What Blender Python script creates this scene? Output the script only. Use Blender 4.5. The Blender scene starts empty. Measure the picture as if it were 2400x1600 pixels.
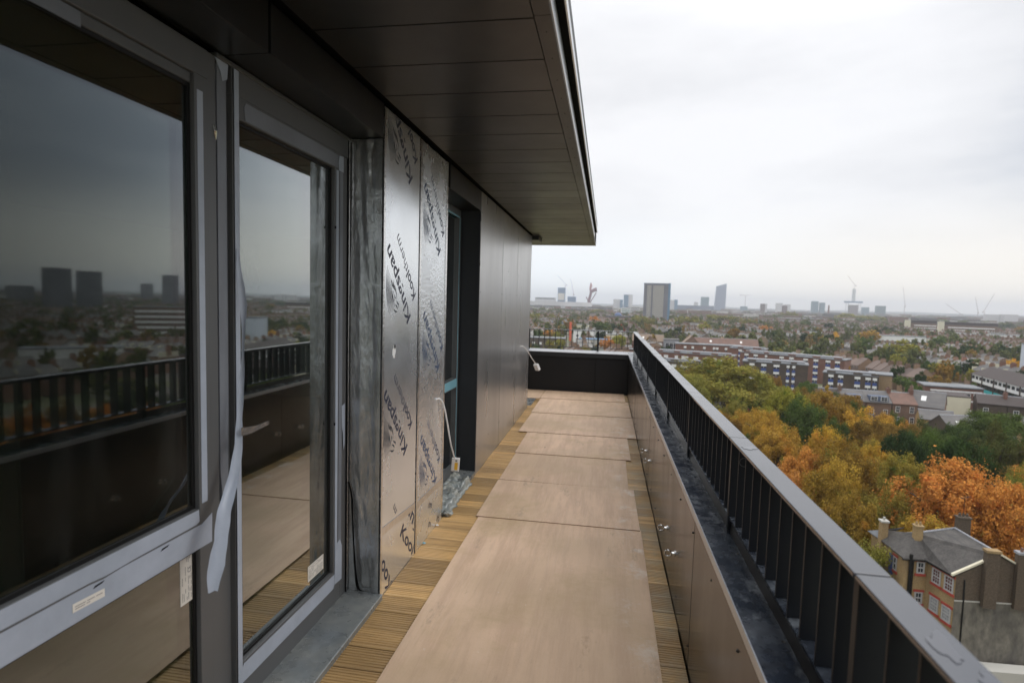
import bpy, bmesh, math, random
import numpy as np
from mathutils import Vector, Matrix
import mathutils.noise as pn
R = math.radians
sc = bpy.context.scene
col = sc.collection

# ------------------------------------------------------------------ camera
cam_d = bpy.data.cameras.new("camera"); cam = bpy.data.objects.new("camera", cam_d); col.objects.link(cam)
yaw, pitch, roll = -.1660, -.0723, .0277
fw = Vector((math.sin(yaw)*math.cos(pitch), math.cos(yaw)*math.cos(pitch), math.sin(pitch)))
rt = fw.cross(Vector((0, 0, 1))).normalized(); up = rt.cross(fw)
r2 = math.cos(roll)*rt + math.sin(roll)*up; u2 = -math.sin(roll)*rt + math.cos(roll)*up
m = Matrix((r2, u2, -fw)).transposed().to_4x4(); m.translation = (0, 0, 1.58)
cam.matrix_world = m
cam_d.sensor_width = 36; cam_d.lens = 1310/2400*36
cam_d.clip_start = .05; cam_d.clip_end = 30000
cam_d.dof.use_dof = True; cam_d.dof.focus_distance = 3.2; cam_d.dof.aperture_fstop = 3.0
sc.camera = cam
sc.view_settings.view_transform = 'Standard'; sc.view_settings.look = 'None'
sc.view_settings.exposure = 0.0; sc.view_settings.gamma = 1
sc.view_settings.use_curve_mapping = False
sc.cycles.use_denoising = True
sc.cycles.max_bounces = 8; sc.cycles.transparent_max_bounces = 16; sc.cycles.volume_bounces = 0
sc.cycles.diffuse_bounces = 4; sc.cycles.glossy_bounces = 4
sc.render.film_transparent = False

# ------------------------------------------------------------------ sky
SUN_EL, SUN_AZ = R(38), R(75)          # azimuth measured from +Y towards +X
w = bpy.data.worlds.new("World"); sc.world = w; w.use_nodes = True
nt = w.node_tree; nt.nodes.clear()
def N(t, nt=None, **k):
    n = (nt or NT).nodes.new(t)
    for a, b in k.items(): setattr(n, a, b)
    return n
NT = nt
def L(a, b): NT.links.new(a, b)
def math_n(op, a, b=None, c=None, clamp=False):
    n = N('ShaderNodeMath', operation=op, use_clamp=clamp)
    for i, v in enumerate((a, b, c)):
        if v is None: continue
        if isinstance(v, (int, float)): n.inputs[i].default_value = v
        else: L(v, n.inputs[i])
    return n.outputs[0]
def mixc(f, a, b, bt='MIX'):
    n = N('ShaderNodeMix', data_type='RGBA', blend_type=bt)
    for i, v in ((0, f), (6, a), (7, b)):
        if isinstance(v, (int, float)): n.inputs[i].default_value = v
        elif isinstance(v, (tuple, list)): n.inputs[i].default_value = (*v, 1) if len(v) == 3 else v
        else: L(v, n.inputs[i])
    return n.outputs[2]
def maprange(v, a, b, c=0, d=1, smooth=True):
    n = N('ShaderNodeMapRange', interpolation_type='SMOOTHSTEP' if smooth else 'LINEAR')
    L(v, n.inputs[0]); n.inputs[1].default_value = a; n.inputs[2].default_value = b
    n.inputs[3].default_value = c; n.inputs[4].default_value = d
    return n.outputs[0]
def noise(vec, scale, detail=4, rough=.55, stretch=None, loc=None):
    if stretch or loc:
        mp = N('ShaderNodeMapping'); L(vec, mp.inputs[0])
        if stretch: mp.inputs['Scale'].default_value = stretch
        if loc: mp.inputs['Location'].default_value = loc
        vec = mp.outputs[0]
    n = N('ShaderNodeTexNoise'); L(vec, n.inputs['Vector']); n.inputs['Scale'].default_value = scale
    n.inputs['Detail'].default_value = detail; n.inputs['Roughness'].default_value = rough
    return n.outputs[0]
tc = N('ShaderNodeTexCoord'); vec = tc.outputs['Generated']
sep = N('ShaderNodeSeparateXYZ'); L(vec, sep.inputs[0])
cl = noise(vec, 2.2, 6, .55, (1, 1, 3.4), (3.1, .4, 1.7))
cl2 = noise(vec, .9, 3, .5, (1, 1, 2), (7.2, 1.4, .3))
brightness = math_n('SUBTRACT', math_n('ADD', math_n('MULTIPLY', cl, .8), math_n('MULTIPLY', cl2, .5)), .03)
def dotdir(az, el):
    d = N('ShaderNodeVectorMath', operation='DOT_PRODUCT'); L(vec, d.inputs[0])
    d.inputs[1].default_value = (math.sin(R(az))*math.cos(R(el)), math.cos(R(az))*math.cos(R(el)), math.sin(R(el)))
    return d.outputs['Value']
glow = maprange(dotdir(2, 26), .70, .98)                      # thin bright cloud in view
east = maprange(dotdir(62, 22), .80, .97)                      # heavier cloud bank to the right, mirrored in the windows
b = math_n('ADD', brightness, math_n('MULTIPLY', glow, .15))
b = math_n('SUBTRACT', b, math_n('MULTIPLY', east, .42))
ramp = N('ShaderNodeValToRGB'); L(b, ramp.inputs[0])
e = ramp.color_ramp.elements
e[0].position = .22; e[0].color = (.40, .44, .52, 1)
e[1].position = .86; e[1].color = (1.04, 1.04, 1.06, 1)
k = ramp.color_ramp.elements.new(.45); k.color = (.68, .71, .77, 1)
k = ramp.color_ramp.elements.new(.64); k.color = (.90, .905, .93, 1)
hz_r = maprange(sep.outputs['X'], -.15, .5)
hcol = mixc(hz_r, (1.10, 1.16, 1.21), (1.15, 1.09, 1.0))
hm = maprange(sep.outputs['Z'], .03, .19, .95, 0)
cloud = mixc(hm, ramp.outputs[0], hcol)
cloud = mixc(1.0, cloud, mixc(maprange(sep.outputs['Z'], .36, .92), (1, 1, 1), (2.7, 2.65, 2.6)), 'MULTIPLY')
sky = N('ShaderNodeTexSky', sky_type='NISHITA', sun_disc=False, sun_elevation=SUN_EL, sun_rotation=SUN_AZ)
bg1 = N('ShaderNodeBackground'); L(sky.outputs[0], bg1.inputs[0]); bg1.inputs[1].default_value = .1
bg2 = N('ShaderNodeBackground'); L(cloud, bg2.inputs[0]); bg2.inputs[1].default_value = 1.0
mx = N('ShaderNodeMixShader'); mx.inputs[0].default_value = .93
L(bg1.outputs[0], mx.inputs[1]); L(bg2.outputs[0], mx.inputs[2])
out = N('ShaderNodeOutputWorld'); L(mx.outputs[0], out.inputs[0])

# sun behind the overcast
ld = bpy.data.lights.new("sun", 'SUN'); ld.energy = .9; ld.angle = R(20); ld.color = (1, .96, .9)
sun = bpy.data.objects.new("sun", ld); col.objects.link(sun)
sd = Vector((math.sin(SUN_AZ)*math.cos(SUN_EL), math.cos(SUN_AZ)*math.cos(SUN_EL), math.sin(SUN_EL)))
sun.rotation_euler = sd.to_track_quat('Z', 'Y').to_euler()

# ------------------------------------------------------------------ materials
MATS = {}
def mat(name, base=(.5, .5, .5), rough=.6, metal=0., col2=None, scale=3., stretch=None, var=.5, detail=5,
        fine=0., fscale=60., bump=0., bscale=40., bstretch=None, spec=.5, tint=False, rnd=0., coat=0., fn=None, rvar=0., ior=1.5):
    if name in MATS: return MATS[name]
    global NT
    m = bpy.data.materials.new(name); m.use_nodes = True; NT = m.node_tree; NT.nodes.clear()
    o = N('ShaderNodeOutputMaterial'); p = N('ShaderNodeBsdfPrincipled'); L(p.outputs[0], o.inputs[0])
    p.inputs['Roughness'].default_value = rough; p.inputs['Metallic'].default_value = metal
    p.inputs['Specular IOR Level'].default_value = spec; p.inputs['IOR'].default_value = ior
    if coat: p.inputs['Coat Weight'].default_value = coat; p.inputs['Coat Roughness'].default_value = .08
    g = N('ShaderNodeNewGeometry'); pos = g.outputs['Position']
    c2 = col2 or tuple(x*(1-var*.5) for x in base)
    n1 = noise(pos, scale, detail, .6, stretch)
    c = mixc(maprange(n1, .32, .68), base, c2)
    if fine:
        n2 = noise(pos, fscale, 3, .6, stretch)
        c = mixc(1.0, c, mixc(maprange(n2, .25, .75), (1-fine,)*3, (1+fine,)*3), 'MULTIPLY')
    oi = N('ShaderNodeObjectInfo')
    if rnd:
        c = mixc(1.0, c, mixc(oi.outputs['Random'], (1-rnd,)*3, (1+rnd,)*3), 'MULTIPLY')
    if tint: c = mixc(1.0, c, oi.outputs['Color'], 'MULTIPLY')
    if fn: c = fn(c, pos, p, oi)
    L(c, p.inputs['Base Color'])
    if rvar:
        L(maprange(noise(pos, scale*2.3, 4, .6, stretch), .3, .7, rough-rvar, rough+rvar), p.inputs['Roughness'])
    if bump:
        bn = N('ShaderNodeBump'); bn.inputs['Strength'].default_value = bump; bn.inputs['Distance'].default_value = .01
        L(noise(pos, bscale, 4, .6, bstretch), bn.inputs['Height']); L(bn.outputs[0], p.inputs['Normal'])
    MATS[name] = m
    return m

def ply_fn(c, pos, p, oi):
    gr = noise(pos, 11, 6, .7, (1, .12, 1))
    c = mixc(maprange(gr, .40, .62, 0, .55), c, (.47, .31, .21))
    fl = noise(pos, 90, 3, .6, (1, .05, 1))
    c = mixc(maprange(fl, .4, .75, 0, .3), c, (.66, .50, .38))
    st = noise(pos, 1.6, 4, .6, None, (2.2, 5.1, 0))
    c = mixc(math_n('MULTIPLY', maprange(st, .48, .70, 0, .75), maprange(noise(pos, 22, 5, .7), .3, .7, .45, 1)), c, (.46, .33, .185))
    sx = N('ShaderNodeSeparateXYZ'); L(pos, sx.inputs[0])
    edge = maprange(sx.outputs[0], .02, .26)
    du = math_n('MULTIPLY', maprange(noise(pos, 5, 8, .75, None, (1, 3, 0)), .5, .68), edge)
    c = mixc(math_n('MULTIPLY', du, .75), c, (.72, .67, .60))
    fl2 = N('ShaderNodeMapping'); L(pos, fl2.inputs[0]); fl2.inputs['Scale'].default_value = (1, .6, 0)
    kn = N('ShaderNodeTexVoronoi'); L(fl2.outputs[0], kn.inputs['Vector']); kn.inputs['Scale'].default_value = 2.6
    c = mixc(maprange(kn.outputs['Distance'], .012, .040, .8, 0), c, (.14, .08, .05))
    sc_ = noise(fl2.outputs[0], 6, 7, .8, (1, .5, 1), (9, 3, 0)); c = mixc(maprange(sc_, .58, .68, 0, .45), c, (.30, .22, .16))
    sp_ = noise(fl2.outputs[0], 38, 3, .6); c = mixc(maprange(sp_, .70, .76, 0, .5), c, (.80, .77, .70))
    wet = noise(fl2.outputs[0], .9, 3, .5, None, (4, 7, 0)); c = mixc(maprange(wet, .48, .60, 0, .38), c, (.43, .31, .20))
    spot = noise(fl2.outputs[0], 9, 4, .7, None, (1, 8, 0)); c = mixc(maprange(spot, .64, .74, 0, .4), c, (.34, .23, .13))
    return c
def deck_fn(c, pos, p, oi):
    gr = noise(pos, 20, 5, .65, (.08, 1, 1))
    c = mixc(maprange(gr, .38, .72, 0, .55), c, (.22, .135, .06))
    sx = N('ShaderNodeSeparateXYZ'); L(pos, sx.inputs[0])
    pale = math_n('MULTIPLY', maprange(sx.outputs[0], .1, .35), maprange(noise(pos, 3, 5, .7), .4, .65))
    c = mixc(math_n('MULTIPLY', pale, .6), c, (.36, .33, .24))
    return c
def zinc_fn(c, pos, p, oi):
    v = N('ShaderNodeTexVoronoi'); L(pos, v.inputs['Vector']); v.inputs['Scale'].default_value = 55
    bw = N('ShaderNodeRGBToBW'); L(v.outputs['Color'], bw.inputs[0]); c = mixc(.3, c, bw.outputs[0], 'OVERLAY')
    s = noise(pos, 12, 6, .7, (1, .6, 1), (4, 2, 0))
    return mixc(maprange(s, .52, .64, 0, .6), c, (.20, .22, .24))
M_PLY = mat('plywood', (.69, .49, .34), .6, col2=(.58, .42, .28), scale=1.3, rnd=.06, fn=ply_fn, bump=.08, bscale=60)
M_PLYEDGE = mat('plywood_edge', (.22, .12, .07), .7)
M_DECK = mat('deck_timber', (.62, .40, .17), .42, col2=(.46, .29, .12), scale=1.1, rnd=.30, fn=deck_fn, bump=.15, bscale=90, bstretch=(.1, 1, 1), rvar=.1)
M_BRONZE = mat('anodised_bronze_sheet', (.50, .495, .49), .30, .8, col2=(.45, .445, .44), scale=1.2, stretch=(1, 2, .3), fine=.02, fscale=12, rvar=.03, rnd=.05)
M_SOFFIT = mat('soffit_sheet', (.088, .089, .090), .33, .92, col2=(.074, .075, .076), scale=.8, fine=.05, fscale=9, rvar=.04, rnd=.06)
M_PARA = mat('parapet_sheet', (.105, .099, .096), .22, .95, col2=(.088, .084, .082), scale=1., stretch=(1, 1, .4), fine=.05, fscale=12, rvar=.05)
M_DARKPANEL = mat('charcoal_sheet', (.016, .017, .019), .45, scale=1.5, var=.2, spec=.25)
M_JAMB = mat('charcoal_jamb', (.030, .033, .037), .5, scale=1.5, var=.2, spec=.3)
M_BLACK = mat('black_gap', (.006, .006, .006), .9, spec=.1)
M_FASCIA = mat('fascia_metal', (.72, .74, .76), .35, .6, var=.1, scale=2)
M_RAILTOP = mat('rail_paint', (.055, .06, .072), .16, 0., col2=(.045, .05, .062), scale=2.2, fine=.05, fscale=30, rvar=.05, ior=2.1)
M_BLADE = mat('blade_paint', (.010, .012, .016), .42, spec=.35, scale=3, var=.2)
M_ZINC = mat('galvanised_tray', (.020, .026, .038), .22, .15, col2=(.06, .07, .085), scale=6, fn=zinc_fn, rvar=.12, spec=.5)
M_UPSTAND = mat('upstand_sheet', (.15, .135, .115), .3, .8, scale=4, stretch=(1, .2, 1))
M_ALU = mat('bright_edge', (.62, .66, .72), .3, .8, var=.1)
M_COPING = mat('far_coping', (.48, .49, .51), .35, .3, var=.15, scale=4)
M_FRAME = mat('window_frame_grey', (.105, .108, .110), .42, .15, var=.1, scale=2, spec=.4)
M_FILM = mat('protective_film', (.35, .39, .46), .38, 0, col2=(.30, .34, .40), scale=3, fine=.05, fscale=14, bump=.12, bscale=35, spec=.5)
M_FILMD = mat('shaded_film', (.17, .185, .21), .4, 0, col2=(.14, .15, .17), scale=3, bump=.1, bscale=35)  # darker copy of the film; shade at the heads painted into the colour
M_FILMBLUE = mat('blue_film', (.20, .42, .50), .35, 0, var=.3, scale=3)
M_GASKET = mat('gasket', (.008, .008, .008), .5, spec=.3)
M_SILL = mat('wet_zinc_sill', (.17, .19, .20), .3, .35, col2=(.25, .26, .25), scale=5, fine=.12, fscale=25, rvar=.12)
def foil_fn(c, pos, p, oi):
    s = noise(pos, 1.6, 2, .5, (1, 1, .5))
    return mixc(maprange(s, .5, .8, 0, .2), c, (.50, .48, .45))
M_FOIL = mat('foil_facing', (.92, .96, 1.0), .25, .88, scale=2, var=.08, fn=foil_fn, bump=.02, bscale=6, rvar=.03)
M_FOIL2 = mat('crinkled_foil', (.90, .94, .98), .26, .88, scale=2, var=.15, fn=foil_fn, bump=.35, bscale=28, bstretch=(1, 1, 2.2), rvar=.06)
M_TAPE = mat('foil_tape', (.80, .80, .80), .22, .95, var=.1, bump=.35, bscale=30)
M_MEMB = mat('foil_membrane', (.52, .54, .55), .26, .8, col2=(.36, .375, .375), scale=6, bump=.45, bscale=16, bstretch=(1.6, 1, .9))
M_INK = mat('printed_ink', (.02, .025, .05), .5, var=.1)
M_INKBLUE = mat('printed_blue_ink', (.035, .065, .13), .5, var=.1)
M_INKMANE = mat('printed_mane_ink', (.02, .025, .035), .5, var=.1)
M_WHITE = mat('white_plastic', (.80, .80, .79), .35, var=.05)
M_YEL = mat('yellow_label', (.85, .50, .04), .5, var=.1)
M_PAPER = mat('label_paper', (.66, .63, .57), .7, var=.12, scale=20)
M_PRINT = mat('label_print', (.25, .24, .23), .7)
M_STEEL = mat('stainless', (.62, .62, .60), .15, 1.0, var=.05)
M_SCREW = mat('dark_screw', (.02, .018, .016), .4, .3)
M_POLY = mat('polythene', (.22, .25, .25), .2, 0, col2=(.33, .33, .29), scale=9, fine=.1, spec=.7)
M_CONC = mat('interior_concrete', (.16, .15, .125), .8, scale=1.5, var=.3)
M_PLAST = mat('interior_board', (.10, .11, .10), .8, scale=1.5, var=.3)
M_RED = mat('red_paint', (.5, .06, .03), .5)
M_WATER = mat('water_film', (.10, .105, .12), .03, 0, var=.05, spec=.9)

def glass_mat(name, t, r0, r1):
    global NT
    m = bpy.data.materials.new(name); m.use_nodes = True; NT = m.node_tree; NT.nodes.clear()
    o = N('ShaderNodeOutputMaterial'); tr = N('ShaderNodeBsdfTransparent'); tr.inputs[0].default_value = (*t, 1)
    gl = N('ShaderNodeBsdfGlossy'); gl.inputs['Roughness'].default_value = .026; gl.inputs['Color'].default_value = (.90, .94, .95, 1)
    lw = N('ShaderNodeLayerWeight'); lw.inputs[0].default_value = .5
    f = math_n('ADD', math_n('MULTIPLY', math_n('POWER', lw.outputs['Facing'], 2.2), r1), r0, clamp=True)
    ms = N('ShaderNodeMixShader'); L(f, ms.inputs[0]); L(tr.outputs[0], ms.inputs[1]); L(gl.outputs[0], ms.inputs[2])
    g = N('ShaderNodeNewGeometry'); df = N('ShaderNodeBsdfDiffuse'); df.inputs[0].default_value = (.5, .5, .47, 1)
    sm = math_n('ADD', maprange(noise(g.outputs['Position'], 2.5, 6, .7, (1, 2.5, .5)), .45, .75, .004, .03), maprange(noise(g.outputs['Position'], 60, 2, .5), .76, .80, 0, .25))
    m2 = N('ShaderNodeMixShader'); L(sm, m2.inputs[0]); L(ms.outputs[0], m2.inputs[1]); L(df.outputs[0], m2.inputs[2])
    wb = N('ShaderNodeBump'); wb.inputs['Strength'].default_value = .02; wb.inputs['Distance'].default_value = .02; L(noise(g.outputs['Position'], 1.8, 1, .4), wb.inputs['Height']); L(wb.outputs[0], gl.inputs['Normal'])
    L(m2.outputs[0], o.inputs[0]); MATS[name] = m
    return m
M_GLASS = glass_mat('coated_glass', (.42, .50, .44), .018, 1.95)

# ------------------------------------------------------------------ mesh helpers
class MB:
    def __init__(s): s.v = []; s.f = []; s.mi = []; s.m = 0
    def box(s, x0, x1, y0, y1, z0, z1):
        b = len(s.v); s.v += [(x, y, z) for z in (z0, z1) for y in (y0, y1) for x in (x0, x1)]
        for q in ((0, 2, 3, 1), (4, 5, 7, 6), (0, 1, 5, 4), (2, 6, 7, 3), (0, 4, 6, 2), (1, 3, 7, 5)):
            s.f.append([b+i for i in q]); s.mi.append(s.m)
        return s
    def poly(s, pts):
        b = len(s.v); s.v += [tuple(p) for p in pts]; s.f.append(list(range(b, b+len(pts)))); s.mi.append(s.m); return s
    def prism(s, pts, vec):
        n = len(pts); b = len(s.v); vec = Vector(vec)
        s.v += [tuple(p) for p in pts] + [tuple(Vector(p)+vec) for p in pts]
        s.f.append([b+i for i in range(n)][::-1]); s.mi.append(s.m)
        s.f.append([b+n+i for i in range(n)]); s.mi.append(s.m)
        for i in range(n):
            j = (i+1) % n; s.f.append([b+i, b+j, b+n+j, b+n+i]); s.mi.append(s.m)
        return s
    def obox(s, c, ax, L_, W_, z0, z1):     # oriented box: centre xy, angle of long axis, length, width
        d = Vector((math.cos(ax), math.sin(ax), 0)); n = Vector((-d.y, d.x, 0)); c = Vector((c[0], c[1], z0))
        pts = [c-d*L_/2-n*W_/2, c+d*L_/2-n*W_/2, c+d*L_/2+n*W_/2, c-d*L_/2+n*W_/2]
        return s.prism(pts, (0, 0, z1-z0))
    def tube(s, pts, r, n=8, caps=True):
        pts = [Vector(p) for p in pts]; rs = r if isinstance(r, (list, tuple)) else [r]*len(pts)
        b = len(s.v); ref = None
        for i, p in enumerate(pts):
            t = (pts[min(i+1, len(pts)-1)]-pts[max(i-1, 0)]).normalized()
            if ref is None: ref = Vector((0, 0, 1)) if abs(t.z) < .9 else Vector((1, 0, 0))
            a = t.cross(ref).normalized(); c = t.cross(a).normalized(); ref = a.cross(t)
            if ref.length < .1: ref = Vector((1, 0, 0))
            for j in range(n):
                q = 2*math.pi*j/n; s.v.append(tuple(p+(a*math.cos(q)+c*math.sin(q))*rs[i]))
        for i in range(len(pts)-1):
            for j in range(n):
                k_ = (j+1) % n; s.f.append([b+i*n+j, b+i*n+k_, b+(i+1)*n+k_, b+(i+1)*n+j]); s.mi.append(s.m)
        if caps:
            s.f.append([b+j for j in range(n)][::-1]); s.mi.append(s.m)
            e_ = b+(len(pts)-1)*n; s.f.append([e_+j for j in range(n)]); s.mi.append(s.m)
        return s
    def torus(s, c, ax, R_, r, n=20, k_=8):
        ax = Vector(ax).normalized(); a = ax.orthogonal().normalized(); b_ = ax.cross(a); c = Vector(c); b = len(s.v)
        for i in range(n):
            q = 2*math.pi*i/n; d = a*math.cos(q)+b_*math.sin(q)
            for j in range(k_):
                w_ = 2*math.pi*j/k_; s.v.append(tuple(c+d*(R_+r*math.cos(w_))+ax*r*math.sin(w_)))
        for i in range(n):
            for j in range(k_):
                i2 = (i+1) % n; j2 = (j+1) % k_
                s.f.append([b+i*k_+j, b+i2*k_+j, b+i2*k_+j2, b+i*k_+j2]); s.mi.append(s.m)
        return s
    def mesh(s, name, mats, smooth=False, bevel=0):
        me = bpy.data.meshes.new(name); me.from_pydata(s.v, [], s.f); me.update()
        if not isinstance(mats, (list, tuple)): mats = [mats]
        for m_ in mats: me.materials.append(m_)
        if len(mats) > 1: me.polygons.foreach_set('material_index', s.mi)
        bm = bmesh.new(); bm.from_mesh(me); bmesh.ops.recalc_face_normals(bm, faces=bm.faces)
        if bevel: bmesh.ops.bevel(bm, geom=bm.edges[:], offset=bevel, segments=1, affect='EDGES', clamp_overlap=True)
        bm.to_mesh(me); bm.free()
        if smooth: me.polygons.foreach_set('use_smooth', [True]*len(me.polygons))
        return me
    def build(s, name, mats, parent=None, smooth=False, bevel=0, **kw):
        return obj(name, s.mesh(name, mats, smooth, bevel), parent, **kw)
def obj(name, me, parent=None, **kw):
    o = bpy.data.objects.new(name, me); col.objects.link(o)
    if parent is not None:
        o.parent = parent
        o.matrix_parent_inverse = Matrix.Translation(-PLOC.get(parent.name, Vector((0, 0, 0))))
    return tag(o, **kw)
PLOC = {}
def tag(o, label=None, cat=None, group=None, kind=None):
    if label: o['label'] = label
    if cat: o['category'] = cat
    if group: o['group'] = group
    if kind: o['kind'] = kind
    return o
def thing(name, loc, label, cat, group=None, parent=None):
    o = bpy.data.objects.new(name, None); col.objects.link(o); o.location = loc; o.empty_display_size = .2
    PLOC[o.name] = Vector(loc)
    return tag(o, label, cat, group)
# parts are modelled in world coordinates; the parent inverse keeps them in place under the thing's base

rng = random.Random(7)

# ================================================================== THE TOWER WE STAND ON
MB().box(-12, .54, -6, 10.52, -29, -.25).build('tower_wall', mat('tower_brick', (.28, .22, .16), .8, scale=2), kind='structure')
MB().box(-6.5, .53, -5, 10.5, -.24, -.045).build('roof_slab', M_BLACK, kind='structure')
# ---- deck of grooved boards laid across
deck = bpy.data.objects.new('deck', None); col.objects.link(deck); deck['kind'] = 'structure'
deck['label'] = 'wet grooved timber decking along the terrace'
def plank_mesh(x0, x1, name):
    wd, n, d, t = .1415, 7, .0035, .028
    pts = [(0, -t), (0, -.003), (.004, 0)]
    gw = (wd-.02)/n
    for i in range(n):
        a = .01+i*gw
        pts += [(a+gw*.42, 0), (a+gw*.55, -d), (a+gw*.85, -d), (a+gw*.98, 0)]
    pts += [(wd-.004, 0), (wd, -.003), (wd, -t)]
    return MB().prism([(x0, p[0], p[1]) for p in pts], (x1-x0, 0, 0)).mesh(name, M_DECK)
pm = plank_mesh(-1.118, .404, 'plank'); pml = plank_mesh(-3.6, .404, 'plank')
y = -1.55; i = 0
while y < 9.76:
    o = obj('plank', pml if y > 8.2 else pm, deck); o.location = (rng.uniform(-.002, .002), y, rng.uniform(-.0015, .0))
    o.rotation_euler.z = rng.uniform(-.0012, .0012); y += .1478

# ---- plywood sheets protecting the deck
def sheet(x0, x1, y0, y1, z0, z1, label, rot=0, notch=None):
    t = .0065; z0 = min(z0, .0072); m_ = MB(); bb = []
    pts = [(x0, y0, z0), (x1, y0, z0), (x1, y1, z1), (x0, y1, z1)]
    cx, cy = (x0+x1)/2, (y0+y1)/2; cr, sr = math.cos(rot), math.sin(rot)
    pts = [(cx+(a-cx)*cr-(b_-cy)*sr, cy+(a-cx)*sr+(b_-cy)*cr, c_) for a, b_, c_ in pts]
    m_.v = pts + [(a, b_, c_+t) for a, b_, c_ in pts]
    for q, k_ in (((4, 5, 6, 7), 0), ((3, 2, 1, 0), 1), ((0, 1, 5, 4), 1), ((1, 2, 6, 5), 1), ((2, 3, 7, 6), 1), ((3, 0, 4, 7), 1)):
        m_.f.append(list(q)); m_.mi.append(k_)
    o = m_.build('plywood_sheet', [M_PLY, M_PLYEDGE], bevel=.0012)
    return tag(o, label, 'plywood sheet', 'plywood sheets laid end to end over the deck')
sheet(-.870, .292, -.62, 1.47, .014, .001, 'plywood sheet at the near end of the walkway under the viewer')
sheet(-.868, .292, 1.455, 3.905, .0135, .001, 'longest plywood sheet in the foreground with grey cement dust and an olive stain', -.004)
sheet(-.884, .288, 3.885, 4.760, .0135, .001, 'second plywood sheet from the viewer, its right edge level with the long sheet', .004)
sheet(-.878, .246, 4.764, 5.68, .001, .001, 'third plywood sheet, with whitish dust at its right edge', -.006)
sheet(-.886, .298, 5.655, 6.62, .0135, .001, 'fourth plywood sheet, a dark gap showing at its right near corner', .002)
sheet(-.995, .405, 6.60, 7.84, .0135, .001, 'fifth plywood sheet, set further left with a corner over the decking', -.004)
sheet(-1.005, .398, 7.81, 9.05, .0135, .001, 'sixth plywood sheet from the viewer, brown water stain on its near seam', .004)
sheet(-1.02, .352, 9.02, 9.88, .0135, .001, 'plywood sheet at the foot of the black end parapet', 0)
sheet(-3.4, -1.03, 9.0, 9.88, .001, .001, 'plywood sheet running round the corner behind the metal wall', 0)

# ---- zinc offcut at the corner
MB().box(-1.5, -1.08, 8.35, 8.98, .002, .006).build('zinc_offcut', M_SILL, bevel=.001,
    label='flat grey zinc offcut lying at the far corner of the metal wall', cat='metal sheet')

# ================================================================== PARAPET, SIDE
par = thing('side_parapet', (.45, 4, 0), 'low bronze metal parapet along the right side of the walkway', 'parapet')
MB().box(.414, .53, -1.6, 10.5, -.04, .66).build('core', M_BLACK, par)
ys = [-1.6, -.02, 2.43, 4.87, 7.31, 9.905]
for a, b_ in zip(ys[:-1], ys[1:]):
    MB().box(.408, .4138, a+.002, b_-.002, -.02, .688).build('panel', M_PARA, par, bevel=.0008)
for yj in ys[1:-1]:
    MB().box(.4075, .4079, yj-.0018, yj+.0018, -.02, .688).build('joint', M_BLACK, par)
MB().box(.403, .4075, -1.6, 9.9, .672, .703).build('drip_edge', M_ALU, par, bevel=.0008)
ty = [-1.6, .9, 2.9, 4.9, 6.9, 8.9, 10.42]
for a, b_ in zip(ty[:-1], ty[1:]):
    MB().box(.4078, .508, a+.0006, b_-.0006, .690, .701).build('coping_tray', M_ZINC, par)
    MB().prism([(.508, a+.0006, .690), (.514, a+.0006, .690), (.514, a+.0006, .742), (.511, a+.0006, .742)], (0, b_-a-.0012, 0)).build('upstand', M_UPSTAND, par)
MB().box(.514, .60, -1.6, 10.5, .66, .70).build('outer_ledge', M_ZINC, par)
MB().box(.60, .61, -1.6, 10.5, .2, .705).build('outer_flashing', M_FRAME, par)
s_ = MB()
for yy_ in np.arange(-.9, 9.6, .42):
    for zz in (.60, .09):
        s_.tube([(.4085, yy_+rng.uniform(-.01, .01), zz), (.4065, yy_, zz)], .0042, 8)
s_.build('screw_head', M_SCREW, par, kind='stuff')
s_ = MB()
for yy_ in (1.52, 2.05, 3.6, 4.45, 5.6, 7.2): s_.tube([(.495, yy_, .700), (.495, yy_, .7035)], .006, 8)
s_.build('tray_screw', M_STEEL, par, kind='stuff')
for lab, yy_, zz in (('nearest steel eyebolt low on the bronze parapet', 2.994, .267), ('second nearest steel eyebolt, just beyond the nearest one', 3.378, .25),
                     ('farther pair of eyebolts, the nearer of the two', 4.767, .268), ('farthest steel eyebolt on the bronze parapet', 5.176, .246)):
    t = thing('eyebolt', (.408, yy_, zz), lab, 'eyebolt', 'eyebolts fixed to the side parapet')
    MB().tube([(.409, yy_, zz), (.404, yy_, zz)], .016, 20).build('washer', M_STEEL, t, smooth=False)
    MB().tube([(.404, yy_, zz), (.389, yy_, zz)], [.008, .006], 12).build('shank', M_STEEL, t)
    MB().torus((.372, yy_, zz-.002), (.25, 1, .1), .017, .0045, 24, 8).build('ring', M_STEEL, t, smooth=True)

# ================================================================== PARAPET, FAR END
fp = thing('end_parapet', (-1.4, 10.1, 0), 'black panelled parapet closing the far end of the walkway', 'parapet')
MB().box(-3.8, .41, 9.92, 10.45, -.04, .655).build('core', M_BLACK, fp)
for a, b_ in ((-3.8, -2.62), (-2.618, -1.345), (-1.343, -.158), (-.155, .405)):
    MB().box(a+.002, b_-.002, 9.906, 9.9198, -.02, .618).build('panel', M_DARKPANEL, fp, bevel=.001)
MB().box(-3.8, .4035, 9.885, 9.9195, .6205, .697).build('coping_lip', M_JAMB, fp, bevel=.0015)
for a, b_ in ((-3.8, -1.345), (-1.343, -.158), (-.156, .4075)):
    MB().box(a+.001, b_-.001, 9.88, 10.46, .698, .702).build('coping', M_COPING, fp)
MB().box(.4078, .56, 10.4202, 10.5, .66, .7).build('corner_cap', M_COPING, fp)

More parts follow.
